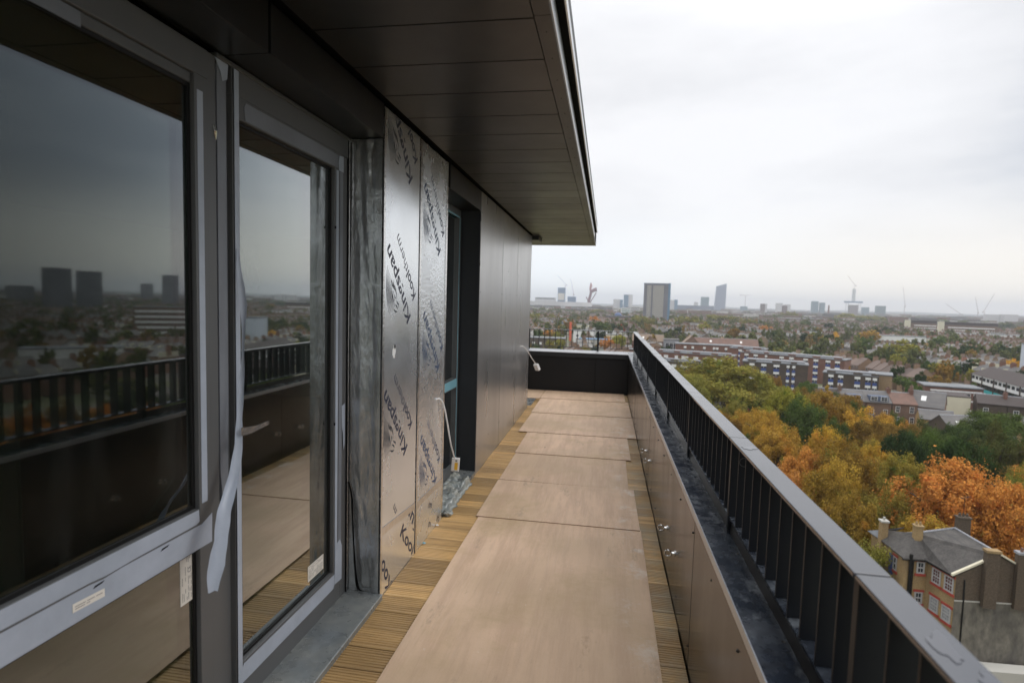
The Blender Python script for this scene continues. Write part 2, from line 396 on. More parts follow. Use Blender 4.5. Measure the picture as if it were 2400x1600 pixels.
# ================================================================== BALUSTRADES
bal = thing('side_balustrade', (.52, 4, .7), 'long black railing of upright flat blades with grey flat handrail on the right', 'railing')
xr0, xr1 = .486, .552
js = [-1.2, 0.015, 1.131, 2.24, 3.35, 4.46, 5.57, 6.68, 7.79, 8.9, 10.40]
for a, b_ in zip(js[:-1], js[1:]):
    MB().box(xr0, xr1, a+.0035, b_-.0035, 1.070, 1.080).build('handrail', M_RAILTOP, bal, bevel=.0012)
    MB().box(.503, .560, a+.001, b_-.001, .757, .765).build('bottom_rail', M_ZINC, bal)
MB().box(.496, .546, -1.2, 10.38, 1.060, 1.0695).build('under_rail', M_BLADE, bal)
bmz = MB().box(.502, .556, -.004, .004, -.147, .147).mesh('blade', M_BLADE, bevel=.0008)
pmz = MB().box(.498, .556, -.011, .011, -.355, .147).mesh('post', M_BLADE, bevel=.001)
for a, b_ in zip(js[:-1], js[1:]):
    n = round((b_-a)/.1)
    for i in range(n):
        yy_ = a + (b_-a)*i/n
        o = obj('post' if i == 0 else 'blade', pmz if i == 0 else bmz, bal)
        o.location = (0, yy_+(.012 if i == 0 else 0), .9128); o.rotation_euler.z = rng.uniform(-.006, .006)
for yy_ in (1.03, 2.14): MB().torus((.520, yy_-.003, 1.012), (0, 1, 0), .016, .002, 20, 6).build('fixing_ring', M_FRAME, bal)
# rain water lying on the handrail
def blob(cx, cy, rx, ry, sd, lab):
    r_ = random.Random(sd); n = 40; ph = [r_.uniform(0, 6.28) for _ in range(5)]
    pts = []
    for i in range(n):
        q = 2*math.pi*i/n; rr = 1+.28*math.sin(2*q+ph[0])+.2*math.sin(3*q+ph[1])+.14*math.sin(5*q+ph[2])+.08*math.sin(9*q+ph[3])
        px = min(max(cx+rx*rr*math.cos(q), xr0+.002), xr1-.002); pts.append((px, cy+ry*rr*math.sin(q), 1.0802))
    o = MB().prism(pts, (0, 0, .0009)).build('rain_puddle', M_WATER); tag(o, lab, 'puddle', 'rain puddles on the grey handrail')
blob(.520, .905, .013, .045, 1, 'rain puddle on the nearest handrail length, farther branching one')
blob(.535, .82, .012, .028, 2, 'small rain puddle at the outer edge of the nearest handrail length')
blob(.535, .70, .016, .05, 3, 'largest rain puddle at the bottom corner of the handrail')
blob(.52, 2.08, .02, .03, 4, 'shallow rain puddle just before the second handrail joint')
eb = thing('end_balustrade', (-.5, 10.4, .7), 'black railing of thin upright bars above the end parapet', 'railing')
MB().box(-3.8, .484, 10.33, 10.395, 1.070, 1.080).build('handrail', M_RAILTOP, eb)
MB().box(-3.8, .50, 10.34, 10.385, .757, .766).build('bottom_rail', M_BLADE, eb)
bmx = MB().box(-.004, .004, 10.335, 10.39, -.151, .155).mesh('blade', M_BLADE)
pmx = MB().box(-.016, .016, 10.33, 10.39, -.213, .155).mesh('post', M_BLADE)
x = .30
k_ = 0
xp = [-.135, -1.41, -2.68]
for i in range(44):
    xx = .40-.1015*i
    if min(abs(xx-p_) for p_ in xp) < .03: continue
    o = obj('blade', bmx, eb); o.location = (xx, 0, .914)
for p_ in xp: o = obj('post', pmx, eb); o.location = (p_, 0, .914)

# ================================================================== ROOF OVERHANG
ro = thing('roof_overhang', (-1, 4, 2.54), 'dark projecting roof edge with panelled soffit and pale fascia', 'roof overhang')
MB().box(-6.4, -.232, -4.8, 9.54, 2.56, 2.74).build('roof_core', M_BLACK, ro)
y = 1.955-.3272*14
while y < 9.5:
    y1 = min(y+.3272, 9.548)
    if y > -2.7: MB().box(-1.092, -.2835, y+.004, y1-.004, 2.540, 2.552).build('soffit_panel', M_SOFFIT, ro, bevel=.0008)
    if y > 8.0: MB().box(-5, -1.096, y+.0028, y1-.0028, 2.540, 2.552).build('soffit_panel', M_SOFFIT, ro, bevel=.0008)
    y = y1+1e-6
    if y1 > 9.54: break
for a, b_ in ((-2.7, 1.935), (1.938, 5.2), (5.203, 9.555)):
    MB().box(-.2800, -.2215, a, b_, 2.5385, 2.556).build('edge_trim', M_SOFFIT, ro)
MB().box(-5, -.2215, 9.555, 9.562, 2.5385, 2.75).build('end_trim', M_JAMB, ro)
s_ = MB()
yv = -1.
while yv < 9.4:
    s_.tube([(-.251, yv, 2.5386), (-.251, yv, 2.5368)], .0032, 8); yv += .2182
s_.build('rivet', M_SCREW, ro, kind='stuff')
MB().box(-.2212, -.2175, -2.7, 8.46, 2.548, 2.618).build('fascia', M_FASCIA, ro)
MB().box(-.2212, -.186, -2.7, 8.46, 2.6185, 2.626).build('fascia_underside', M_BLACK, ro)
MB().box(-.1858, -.1795, -2.7, 8.50, 2.616, 2.655).build('fascia_cap', M_FASCIA, ro)
MB().box(-.2212, -.1858, -2.7, 8.46, 2.6262, 2.75).build('fascia_top', M_JAMB, ro)
MB().box(-1.2, -1.02, 8.21, 8.60, 2.478, 2.5375).build('corner_trim', M_SOFFIT, ro)

# ================================================================== CLAD WALL
WX = -1.12
cw = thing('clad_wall', (-1.2, 5, 0), 'penthouse wall of smooth bronze metal panels beside the terrace', 'wall')
D = .006
def cp(y0, y1, z0, z1, m_=None, name='panel', **k):
    return MB().box(WX-D, WX, y0+.007, y1-.007, z0, z1).build(name, m_ or M_BRONZE, cw, bevel=.0008, **k)
cp(4.862, 5.95, -.02, 2.53); cp(5.95, 6.96, -.02, 2.53); cp(6.96, 8.205, -.02, 2.53)
cp(-2.4, 1.731, 2.366, 2.53, M_SOFFIT, label='dark lintel panel over the fixed window'); cp(1.731, 2.69, 2.366, 2.53, M_SOFFIT, label='dark lintel panel over the glazed door')
cp(3.875, 4.862, 2.36, 2.53, M_SOFFIT, label='dark lintel panel over the recessed window')
for a, b_ in ((-2.4, 1.731), (1.731, 2.69)):
    MB().box(-1.30, WX-.0065, a+.002, b_-.002, 2.366, 2.370).build('lintel_underside', M_SOFFIT, cw)
MB().box(-1.30, WX-.0065, 3.83, 4.856, 2.360, 2.364).build('lintel_underside', M_SOFFIT, cw)
MB().box(-1.34, WX-.0065, 4.856, 4.8605, -.02, 2.53).build('jamb_panel', M_JAMB, cw)
MB().box(-1.34, WX+.0003, 8.206, 8.212, -.02, 2.53).build('corner_panel', M_BRONZE, cw)
MB().box(-1.34, WX-.0065, 4.861, 8.205, -.04, 2.535).build('core', M_BLACK, cw)
MB().box(-1.34, WX-.0065, 2.692, 3.826, -.04, 2.535).build('core', M_BLACK, cw)
MB().box(-1.34, WX-.0065, -2.4, 4.86, 2.3705, 2.539).build('core', M_BLACK, cw)
MB().box(-6.2, -1.341, 8.0, 8.206, -.04, 2.539).build('return_wall', M_BRONZE, cw)
s_ = MB()
for yy_ in (5.92, 5.98, 6.93, 6.99, 4.90, 8.15, 5.4, 6.45):
    for zz in (.25, .95, 1.65, 2.35): s_.tube([(WX+.0002, yy_, zz), (WX+.0022, yy_, zz)], .004, 8)
s_.build('rivet', M_SCREW, cw, kind='stuff')
# interior behind the glass
MB().box(-6.1, -1.345, -4, 8.0, -.04, -.0).build('room_floor', M_CONC, kind='structure')
MB().box(-6.2, -6.1, -4, 8.0, -.04, 2.54).build('room_wall', M_PLAST, kind='structure')
MB().box(-6.1, -1.345, -4.1, -4, -.04, 2.54).build('room_wall', M_PLAST, kind='structure')
MB().box(-6.1, -1.345, -4, 8.0, 2.45, 2.54).build('room_ceiling', M_PLAST, kind='structure')
o = MB().box(-2.9, -2.55, 1.7, 2.05, 0, 2.45).build('column', M_CONC); tag(o, 'pale square column standing inside behind the fixed window', 'column')
o = MB().box(-2.4, -2.36, .2, 1.5, .0, .05).build('red_batten', M_RED, bevel=.003); tag(o, 'red bar lying on the floor behind the lower pane', 'bar')

# ================================================================== FIXED WINDOW
FX = -1.295     # outer face of the frames
fwn = thing('fixed_window', (FX, .6, 0), 'large fixed window with grey frame mirroring cloudy sky and towers', 'window')
def fr(p, x0, x1, y0, y1, z0, z1, m_=M_FRAME, name='frame', bev=.0015, **k):
    return MB().box(x0, x1, y0, y1, z0, z1).build(name, m_, p, bevel=bev, **k)
fr(fwn, -1.36, FX, -2.3, 1.662, 2.262, 2.352, label='head of the frame with its ventilation slot')
fr(fwn, -1.36, FX+.004, -2.3, 1.20, 2.296, 2.318, M_FRAME, 'vent_cover', .003)
fr(fwn, -1.36, FX+.0045, -2.3, 1.19, 2.288, 2.2945, M_BLACK, 'vent_slot', 0)
fr(fwn, -1.36, FX, 1.602, 1.660, .05, 2.2618)
fr(fwn, -1.36, FX-.003, 1.661, 1.702, .0, 2.352)
fr(fwn, -1.36, FX, -2.3, 1.6018, .735, .870, name='transom')
fr(fwn, -1.36, FX, -2.3, 1.6018, .03, .10, name='bottom_rail')
fr(fwn, -1.36, FX-.012, -2.3, 1.6018, 2.2305, 2.2615, M_FRAME, 'bead')
fr(fwn, FX-.012, FX-.0105, -.8, 1.23, 2.222, 2.26, M_FILMD, 'film_strip', 0)
fr(fwn, FX+.0002, FX+.001, 1.612, 1.638, .885, 2.215, M_FILM, 'film_strip', 0)
# scuffed film on the transom, two strips with a groove between
def film(p, pts, x, th=.0008, m_=M_FILM, name='film_strip'):
    return MB().prism([(x, a, b_) for a, b_ in pts], (th, 0, 0)).build(name, m_, p)
film(fwn, [(-2.3, .822), (.4, .822), (.9, .8225), (1.2, .821), (1.25, .817), (1.34, .8205), (1.5, .822), (1.585, .823), (1.6, .828), (1.597, .868), (-2.3, .868)], FX+.0002)
film(fwn, [(-2.3, .737), (1.657, .737), (1.659, .836), (1.61, .8155), (1.3, .8155), (1.24, .8115), (1.2, .8155), (-2.3, .8155)], FX+.0002)
for a, b_ in ((1.21, 1.245), (1.435, 1.47)):
    film(fwn, [(a, .800), (a+.006, .806), (b_, .808), (b_-.008, .803)], FX+.0011, .0005, M_BLACK, 'tear_slot')
for z0, z1, gs in ((.870, 2.2305, 'upper_pane'), (.10, .735, 'lower_pane')):
    MB().box(-1.342, -1.318, -2.28, 1.6018, z0, z1).build(gs, M_GLASS, fwn)
    t = .012
    g = MB(); g.box(-1.3175, -1.312, -2.28, 1.602, z0, z0+t).box(-1.3175, -1.312, -2.28, 1.602, z1-t, z1).box(-1.3175, -1.312, 1.602-t, 1.602, z0+t, z1-t)
    g.build('gasket', M_GASKET, fwn)
# mullion between window and door
mu = thing('mullion', (FX, 1.74, 0), 'upright grey post between the fixed window and the door, wrapped in film', 'window post')
MB().box(-1.36, FX-.018, 1.703, 1.778, 0, 2.36).build('post', M_FRAME, mu)
film(mu, [(1.712, .97), (1.722, .86), (1.738, .80), (1.75, .86), (1.756, 1.2), (1.757, 2.335), (1.712, 2.335)], FX-.0178, .012, M_FILMD)
film(mu, [(1.700, 2.352), (1.765, 2.356), (1.76, 2.30), (1.735, 2.285), (1.728, 2.31)], FX-.004, .002, M_FILM, 'torn_corner')
MB().tube([(FX-.003, 1.69, 2.13), (FX+.001, 1.694, 2.11), (FX-.002, 1.70, 2.085)], [.004, .007, .002], 8).build('mastic_dab', M_TAPE, mu)

# ================================================================== GLAZED DOOR
dr = thing('glazed_door', (FX, 2.25, 0), 'narrow glazed door with pale filmed frame right of the fixed window', 'door')
fr(dr, -1.36, FX, 1.7785, 2.69, 2.262, 2.362, label='plain dark grey head of the door frame')
fr(dr, -1.36, FX+.006, 1.70, 2.69, 2.350, 2.3645, M_FRAME, 'head_bead', .002)
fr(dr, -1.36, FX+.002, 1.7785, 1.816, .02, 2.2618, name='leaf_stile')
fr(dr, -1.36, FX+.002, 2.516, 2.598, .11, 2.2618, name='leaf_stile')
fr(dr, -1.36, FX-.004, 2.600, 2.688, .02, 2.2618, name='frame')
fr(dr, -1.36, FX+.002, 1.816, 2.516, .112, .205, name='bottom_rail')
fr(dr, -1.36, FX-.004, 1.816, 2.599, .022, .108, name='threshold')
fr(dr, -1.36, FX+.002, 1.816, 2.516, 2.185, 2.2618, name='top_rail')
film(dr, [(1.780, .06), (1.805, .06), (1.806, 1.9), (1.807, 2.345), (1.782, 2.345)], FX+.0065, .0008)
film(dr, [(1.846, 2.19), (2.545, 2.19), (2.548, 2.25), (2.3, 2.253), (1.85, 2.252), (1.84, 2.235)], FX+.0028, .0012, M_FILMD)
film(dr, [(2.552, 2.18), (2.60, 2.18), (2.60, 2.255), (2.556, 2.25), (2.55, 2.215)], FX+.0028, .0012)
film(dr, [(2.528, .15), (2.552, .15), (2.553, 2.178), (2.529, 2.178)], FX+.0028, .0008)
film(dr, [(2.562, .14), (2.595, .14), (2.597, 2.178), (2.563, 2.178)], FX+.0028, .0008, M_FILMD)
film(dr, [(2.527, .14), (2.60, .135), (2.602, .31), (2.58, .35), (2.531, .34)], FX+.0042, .0008)
film(dr, [(1.79, .125), (2.515, .123), (2.528, .145), (2.527, .192), (1.818, .195), (1.79, .16)], FX+.0028, .0008)
film(dr, [(2.60, 1.03), (2.632, 1.04), (2.634, .83), (2.62, .80), (2.612, .89), (2.603, .92)], FX+.001, .0008, M_FILM, 'peeling_flap')
for z_ in (.95, 1.9): MB().box(FX+.003, FX+.008, 2.514, 2.520, z_, z_+.012).build('stile_mark', M_BLACK, dr)
MB().box(-1.342, -1.318, 1.816, 2.516, .205, 2.185).build('pane', M_GLASS, dr)
g = MB(); z0, z1, t = .205, 2.185, .011
g.box(-1.3175, -1.312, 1.816, 2.516, z0, z0+t).box(-1.3175, -1.312, 1.816, 2.516, z1-t, z1).box(-1.3175, -1.312, 2.516-t, 2.516, z0+t, z1-t).box(-1.3175, -1.312, 1.816, 1.816+t, z0+t, z1-t)
g.build('gasket', M_GASKET, dr)
# labels stuck to the glazing
def sticker(x, y0, y1, z0, z1, label, ce=False, tilt=0):
    o = bpy.data.objects.new('sticker', None); col.objects.link(o); o.location = (x, y0, z0); tag(o, label, 'label'); PLOC[o.name] = Vector((x, y0, z0))
    sk = tilt
    MB().prism([(x, y0, z0), (x, y1, z0+sk), (x, y1, z1+sk), (x, y0, z1)], (.0006, 0, 0)).build('paper', M_PAPER, o)
    p = MB(); r_ = random.Random(int(y0*100)); h = z1-z0; wd = y1-y0
    vert = h > wd
    if vert:      # print runs up the sheet
        yy_ = y0+.008
        while yy_ < y1-.006:
            zz = z0+.01
            while zz < z1-.012:
                l_ = r_.uniform(.008, .03)
                if r_.random() < .62 and not (ce and zz > z0+h*.5 and zz < z0+h*.8 and yy_ > y0+wd*.4): p.prism([(x+.0007, yy_, zz), (x+.0007, yy_+.0022, zz), (x+.0007, yy_+.0022, min(zz+l_, z1-.006)), (x+.0007, yy_, min(zz+l_, z1-.006))], (.0002, 0, 0))
                zz += l_+.005
            yy_ += .0065
    else:
        zz = z0+.006
        while zz < z1-.004:
            yy_ = y0+.006
            while yy_ < y1-.012:
                l_ = r_.uniform(.008, .03); t_ = (yy_-y0)/wd*sk; e_ = min(yy_+l_, y1-.005)
                if r_.random() < .8: p.prism([(x+.0007, yy_, zz+t_), (x+.0007, e_, zz+t_+sk*(e_-yy_)/wd), (x+.0007, e_, zz+.002+t_+sk*(e_-yy_)/wd), (x+.0007, yy_, zz+.002+t_)], (.0002, 0, 0))
                yy_ += l_+.004
            zz += .006
    p.build('small_print', M_PRINT, o, kind='stuff')
    return o

# ------------------------------------------------------------------ text as thin print
def text_mesh(s, length, height, bold=0.0):
    cu = bpy.data.curves.new('t', 'FONT'); cu.body = s; cu.size = 1; cu.offset = bold; cu.resolution_u = 3; cu.extrude = 0.0
    o = bpy.data.objects.new('t', cu); col.objects.link(o)
    bpy.context.view_layer.update(); dg = bpy.context.evaluated_depsgraph_get()
    me = bpy.data.meshes.new_from_object(o.evaluated_get(dg)); bpy.data.objects.remove(o)
    n = len(me.vertices); a = np.empty(n*3); me.vertices.foreach_get('co', a); a = a.reshape(-1, 3)
    a[:, 0] -= a[:, 0].min(); a[:, 0] *= length/a[:, 0].max(); a[:, 1] *= height/.73
    me.vertices.foreach_set('co', a.ravel()); return me
def place_print(me, K, ang, x, bounds, m_, parent, name):
    c_, s_ = math.cos(R(ang)), math.sin(R(ang))
    bm = bmesh.new(); bm.from_mesh(me)
    for v in bm.verts:
        a, b_ = v.co.x, v.co.y; v.co = (x, K[0]+a*c_-b_*s_, K[1]+a*s_+b_*c_)
    y0, y1, z0, z1 = bounds
    for co, no in (((0, y0, 0), (0, -1, 0)), ((0, y1, 0), (0, 1, 0)), ((0, 0, z0), (0, 0, -1)), ((0, 0, z1), (0, 0, 1))):
        bmesh.ops.bisect_plane(bm, geom=bm.verts[:]+bm.edges[:]+bm.faces[:], plane_co=co, plane_no=no, clear_outer=True)
    if not bm.faces: bm.free(); return None
    for f_ in bm.faces:
        f_.normal_update()
        if f_.normal.x < 0: f_.normal_flip()
    m2 = bpy.data.meshes.new(name); bm.to_mesh(m2); bm.free(); m2.materials.append(m_)
    return obj(name, m2, parent)
def emblem(parent, o_, sc_, x, bounds, m_):   # lion-head emblem: sweeping mane strokes and a face
    bm = bmesh.new()
    def stroke(pts, w0, w1):
        prev = None; n = len(pts)
        for i, p in enumerate(pts):
            q = pts[min(i+1, n-1)]; r_ = pts[max(i-1, 0)]
            d = Vector((q[0]-r_[0], q[1]-r_[1])).normalized(); nn = Vector((-d.y, d.x)); u_ = i/(n-1)
            wd = (w0*(1-u_)+w1*u_)*(.25+math.sin(math.pi*min(u_*1.15, 1))) * .5
            a = [bm.verts.new((x, o_[0]+sc_*(p[0]+k_*nn.x*wd), o_[1]+sc_*(p[1]+k_*nn.y*wd))) for k_ in (-1, 1)]
            if prev: bm.faces.new((prev[0], prev[1], a[1], a[0]))
            prev = a
    for i in range(6):
        u_ = i/5
        x0, z0 = .0+.26*u_, 1.0-.34*u_; x1, z1 = .12+.26*u_, .0+.10*u_
        bx, bz = x0-.13+.08*u_, (z0+z1)/2-.05
        stroke([((1-t)**2*x0+2*t*(1-t)*bx+t*t*x1, (1-t)**2*z0+2*t*(1-t)*bz+t*t*z1) for t in np.linspace(0, 1, 12)], .020, .034)
    for pts in ([(.20, .74), (.27, .62), (.36, .55), (.44, .50)], [(.30, .72), (.34, .62), (.42, .57), (.52, .42), (.50, .30)],
                [(.40, .42), (.44, .34), (.40, .28)], [(.46, .20), (.54, .16), (.60, .10)], [(.33, .50), (.30, .38), (.36, .26), (.42, .14)],
                [(.52, .28), (.60, .22), (.66, .20), (.64, .13)], [(.36, .10), (.46, .05), (.58, .05)]):
        stroke(pts, .045, .03)
    y0, y1, z0, z1 = bounds
    for co, no in (((0, y0, 0), (0, -1, 0)), ((0, 0, z1), (0, 0, 1))):
        bmesh.ops.bisect_plane(bm, geom=bm.verts[:]+bm.edges[:]+bm.faces[:], plane_co=co, plane_no=no, clear_outer=True)
    m2 = bpy.data.meshes.new('printed_emblem'); bm.to_mesh(m2); bm.free(); m2.materials.append(m_)
    return obj('printed_emblem', m2, parent)
sA = sticker(-1.3175, 1.538, 1.597, .566, .725, 'tall paper label at the right edge of the lower pane', ce=True)
film(sA, [(1.597, .568), (1.597, .735), (1.60, .735), (1.60, .568)], -1.3168, .0004, M_PAPER, 'paper_fold')
place_print(text_mesh('CE', .02, .016, .02), (1.585, .665), 90, -1.3166, (0, 3, 0, 3), M_PRINT, sA, 'printed_mark')
sticker(FX+.0018, 1.152, 1.243, .768, .790, 'small slanted paper label on the blue grey transom', tilt=-.004)
sticker(-1.3175, 2.32, 2.462, .252, .325, 'white paper label low on the door glass')

# peeled ribbon of film hanging in front of the post
rib = [[-1.286, 1.788, 1.735], [-1.272, 1.782, 1.631], [-1.262, 1.789, 1.54], [-1.25, 1.771, 1.403], [-1.25, 1.76, 1.266], [-1.25, 1.742, 1.146], [-1.245, 1.724, 1.043], [-1.235, 1.675, .936], [-1.22, 1.615, .869], [-1.21, 1.58, .796], [-1.2, 1.545, .712], [-1.19, 1.521, .632]]
wds = [.006, .020, .022, .012, .016, .020, .030, .040, .048, .056, .056, .022]
angs = [.3, .7, 1.1, 1.9, 1.2, .7, .5, .6, .5, .2, .45, .7]
def ribbon(pts, wd, an, name, parent=None, m_=M_FILM, sub=6):
    P, W_, A = [], [], []
    for i in range(len(pts)-1):
        for s in range(sub):
            t = s/sub; p0 = pts[max(i-1, 0)]; p1 = pts[i]; p2 = pts[i+1]; p3 = pts[min(i+2, len(pts)-1)]
            P.append([.5*(2*b1+(c1-a1)*t+(2*a1-5*b1+4*c1-d1)*t*t+(3*b1-a1-3*c1+d1)*t**3) for a1, b1, c1, d1 in zip(p0, p1, p2, p3)])
            W_.append(wd[i]*(1-t)+wd[i+1]*t); A.append(an[i]*(1-t)+an[i+1]*t)
    m_b = MB(); n = 5
    for i, p in enumerate(P):
        for j in range(n):
            u_ = (j/(n-1)-.5)*W_[i]; curl = (abs(j/(n-1)-.5)*2)**2*W_[i]*.22
            a = A[i]; m_b.v.append((p[0]+u_*math.sin(a)+curl*math.cos(a)+.0008*math.sin(i*1.3+j), p[1]+u_*math.cos(a)-curl*math.sin(a), p[2]+.002*math.sin(i*.9+j*2)))
    for i in range(len(P)-1):
        for j in range(n-1): m_b.f.append([i*n+j, i*n+j+1, (i+1)*n+j+1, (i+1)*n+j]); m_b.mi.append(0)
    return m_b.build(name, m_, parent, smooth=True)
pf = thing('peeled_film_ribbon', tuple(rib[0]), 'long twisted ribbon of peeled protective film hanging beside the door', 'protective film')
ribbon(rib, wds, angs, 'ribbon', pf)
film(pf, [(1.732, 1.116), (1.77, 1.110), (1.82, 1.104), (1.86, 1.106), (1.895, 1.106), (1.885, 1.100), (1.902, 1.094), (1.86, 1.090), (1.80, 1.084), (1.76, 1.084), (1.732, 1.088)], -1.235, .001, M_TAPE, 'side_curl')

# ---- sill under window and door
sl = thing('door_sill', (-1.2, 1.5, 0), 'wet grey zinc sill under the window and door', 'sill')
MB().prism([(-1.31, -2.3, -.02), (-1.10, -2.3, -.02), (-1.10, -2.3, .024), (-1.104, -2.3, .028), (-1.31, -2.3, .034)], (0, 4.20, 0)).build('sill_plate', M_SILL, sl)
MB().prism([(-1.31, 1.905, -.02), (-1.102, 1.905, -.02), (-1.102, 1.905, .024), (-1.106, 1.905, .0275), (-1.31, 1.905, .0335)], (0, .78, 0)).build('sill_plate', M_SILL, sl)
s2 = thing('recess_sill', (-1.2, 4.3, 0), 'grey sill under the recessed window', 'sill')
MB().prism([(-1.31, 3.84, -.02), (-1.118, 3.84, -.02), (-1.118, 3.84, .03), (-1.31, 3.84, .04)], (0, 1.012, 0)).build('sill_plate', M_SILL, s2)

# ================================================================== FOIL MEMBRANE ON THE JAMB
me_ = MB(); nx, nz = 36, 240; r_ = random.Random(3)
xs = np.linspace(-1.292, -1.124, nx); zs = np.linspace(.03, 2.362, nz)
for k2, zz in enumerate(zs):
    for k1, xx in enumerate(xs):
        u_ = k1/(nx-1)
        wk = max(0, min(1, .35+1.2*pn.noise(Vector((xx*12, 4, zz*1.1))))); dy = .012*pn.noise(Vector((xx*22, 1.3, zz*1.8))) + wk*(.007*(abs(pn.noise(Vector((xx*48+zz*5, 5.3, zz*5)))) - .2) + .004*abs(pn.noise(Vector((xx*80, 8, zz*14)))))
        edge = min(u_, 1-u_)*4; dy *= min(edge, 1)
        me_.v.append((xx, 2.679+dy, zz))
for k2 in range(nz-1):
    for k1 in range(nx-1):
        me_.f.append([k2*nx+k1, k2*nx+k1+1, (k2+1)*nx+k1+1, (k2+1)*nx+k1]); me_.mi.append(0)
jm = thing('jamb_membrane', (-1.2, 2.69, 0), 'wrinkled grey foil membrane lining the jamb right of the door', 'foil membrane')
me_.build('membrane', M_MEMB, jm, smooth=True)
MB().box(-1.300, -1.294, 2.655, 2.689, .02, 2.36).build('edge_channel', M_BLACK, jm)
MB().box(-1.2935, -1.290, 2.660, 2.668, .02, 2.36).build('bright_bead', M_TAPE, jm)
ribbon([[-1.288, 2.672, .62], [-1.27, 2.668, .55], [-1.262, 2.668, .40], [-1.25, 2.668, .2], [-1.23, 2.668, .06], [-1.18, 2.668, .045]], [.006, .010, .008, .010, .016, .012], [1.5]*6, 'black_sealant', jm, M_BLACK)

# ================================================================== INSULATION BOARDS
def board(name, y0, y1, x, label, fm):
    t = thing(name, (x-.03, (y0+y1)/2, 0), label, 'insulation board', 'foil faced insulation boards between the door and the recessed window')
    return t
# board A
A0, A1 = 2.694, 3.228; bx = WX
bA = board('insulation_board', A0, A1, bx, 'smooth foil insulation board next to the door, black print and a hole', M_FOIL)
MB().box(bx-.0055, bx-.0015, A0, A1, .325, 2.525).build('facing', M_FOIL, bA)
MB().prism([(bx-.0055, A0, -.02), (bx-.0055, A1-.004, -.02), (bx-.0055, A1-.002, .3), (bx-.0055, A0, .345)], (.0052, 0, 0)).build('lower_offcut', M_FOIL, bA)
film(bA, [(A0, .33), (A1, .283), (A1, .325), (A0, .372)], bx+.0002, .0006, M_TAPE, 'joint_tape')
MB().box(bx-.001, bx+.0012, A0-.002, A0+.020, .0, 2.52).build('corner_tape', M_TAPE, bA)
MB().box(bx-.06, bx-.006, A1+.001, A1+.012, -.02, 2.53).build('gap', M_BLACK, bA)
T = bx-.0012
king = lambda: text_mesh('Kingspan', .505, .078, .018)
kool = lambda: text_mesh('Kool', .185, .066, .018)
therm = lambda: text_mesh('therm', .235, .062, -.004)
kg, ko, th = king(), kool(), therm()
bA_b = (A0+.021, A1-.004, .375, 2.52)
for K in ((3.106, 2.262), (3.106, 1.478), (3.083, .719)):
    place_print(kg, K, 131, T, bA_b, M_INK, bA, 'printed_name')
    K2 = (K[0]+.080, K[1]+.125)
    place_print(ko, K2, 131, T, bA_b, M_INK, bA, 'printed_name')
    c_, s_2 = math.cos(R(131)), math.sin(R(131))
    place_print(th, (K2[0]+.195*c_, K2[1]+.195*s_2), 131, T, bA_b, M_INK, bA, 'printed_name')
    emblem(bA, (K[0]-.355, K[1]+.015), .25, T, bA_b, M_INKMANE)
low_b = (A0+.004, A1-.012, .004, .30); T2 = bx+.0002
place_print(text_mesh('Kool', .30, .075, .018), (2.975, .222), -45, T2, low_b, M_INK, bA, 'printed_name')
place_print(text_mesh('King', .30, .085, .018), (3.045, .37), -50, T2, low_b, M_INK, bA, 'printed_name')
place_print(text_mesh('Kool', .26, .075, .018), (2.86, .0), 122, T2, (A0+.004, A1, .004, .2), M_INK, bA, 'printed_name')
place_print(text_mesh('m', .06, .05, .0), (2.93, .39), 124, T, bA_b, M_INK, bA, 'printed_name')
# torn hole with pale foam
hb = MB(); r_ = random.Random(5)
pts = []
for i in range(18):
    q = 2*math.pi*i/18; rr = r_.uniform(.75, 1.15); pts.append((bx-.0012, 2.855+.022*rr*math.cos(q), 1.286+.034*rr*math.sin(q)))
hb.prism(pts, (.0006, 0, 0)).build('torn_foam', M_WHITE, bA)
film(bA, [(2.850, 1.318), (2.868, 1.331), (2.872, 1.312), (2.862, 1.302)], bx-.0005, .0006, M_BLACK, 'hole')
# board B, crinkled, edges taped
B0, B1 = 3.243, 3.822
bB = board('insulation_board', B0, B1, bx, 'crinkled foil insulation board with blue print and a white cable coming out', M_FOIL2)
MB().box(bx-.0055, bx-.0015, B0, B1, .285, 2.52).build('facing', M_FOIL2, bB)
MB().prism([(bx-.0055, B0, -.02), (bx-.0055, B1-.02, -.02), (bx-.0055, B1-.004, .284), (bx-.0055, B0, .284)], (.0052, 0, 0)).build('lower_offcut', M_FOIL2, bB)
film(bB, [(B0, .27), (B1, .262), (B1, .30), (B0, .315)], bx+.0002, .0006, M_TAPE, 'joint_tape')
MB().box(bx-.001, bx+.0014, B1-.035, B1+.001, .0, 2.52).build('corner_tape', M_TAPE, bB)
MB().box(bx-.001, bx+.0012, B0-.001, B0+.030, .0, 2.52).build('edge_tape', M_TAPE, bB)
MB().box(bx-.2, bx-.006, B1-.004, B1+.001, -.02, 2.53).build('board_edge', M_FOIL2, bB)
bB_b = (B0+.031, B1-.036, .316, 2.515)
for K in ((3.677, 1.909), (3.694, 1.124), (3.678, .341)):
    place_print(kg, K, 131, T, bB_b, M_INKBLUE, bB, 'printed_name')
    K2 = (K[0]+.078, K[1]+.128)
    place_print(ko, K2, 131, T, bB_b, M_INKBLUE, bB, 'printed_name')
    place_print(th, (K2[0]+.195*c_, K2[1]+.195*s_2), 131, T, bB_b, M_INKBLUE, bB, 'printed_name')
    emblem(bB, (K[0]-.355, K[1]+.015), .25, T, bB_b, M_INKBLUE)
place_print(text_mesh('n', .05, .05, .018), (3.50, .06), -20, T2, (B0, B1, .004, .26), M_INK, bB, 'printed_name')
place_print(text_mesh('m', .07, .05, .018), (3.50, .19), -20, T2, (B0, B1, .004, .26), M_INK, bB, 'printed_name')
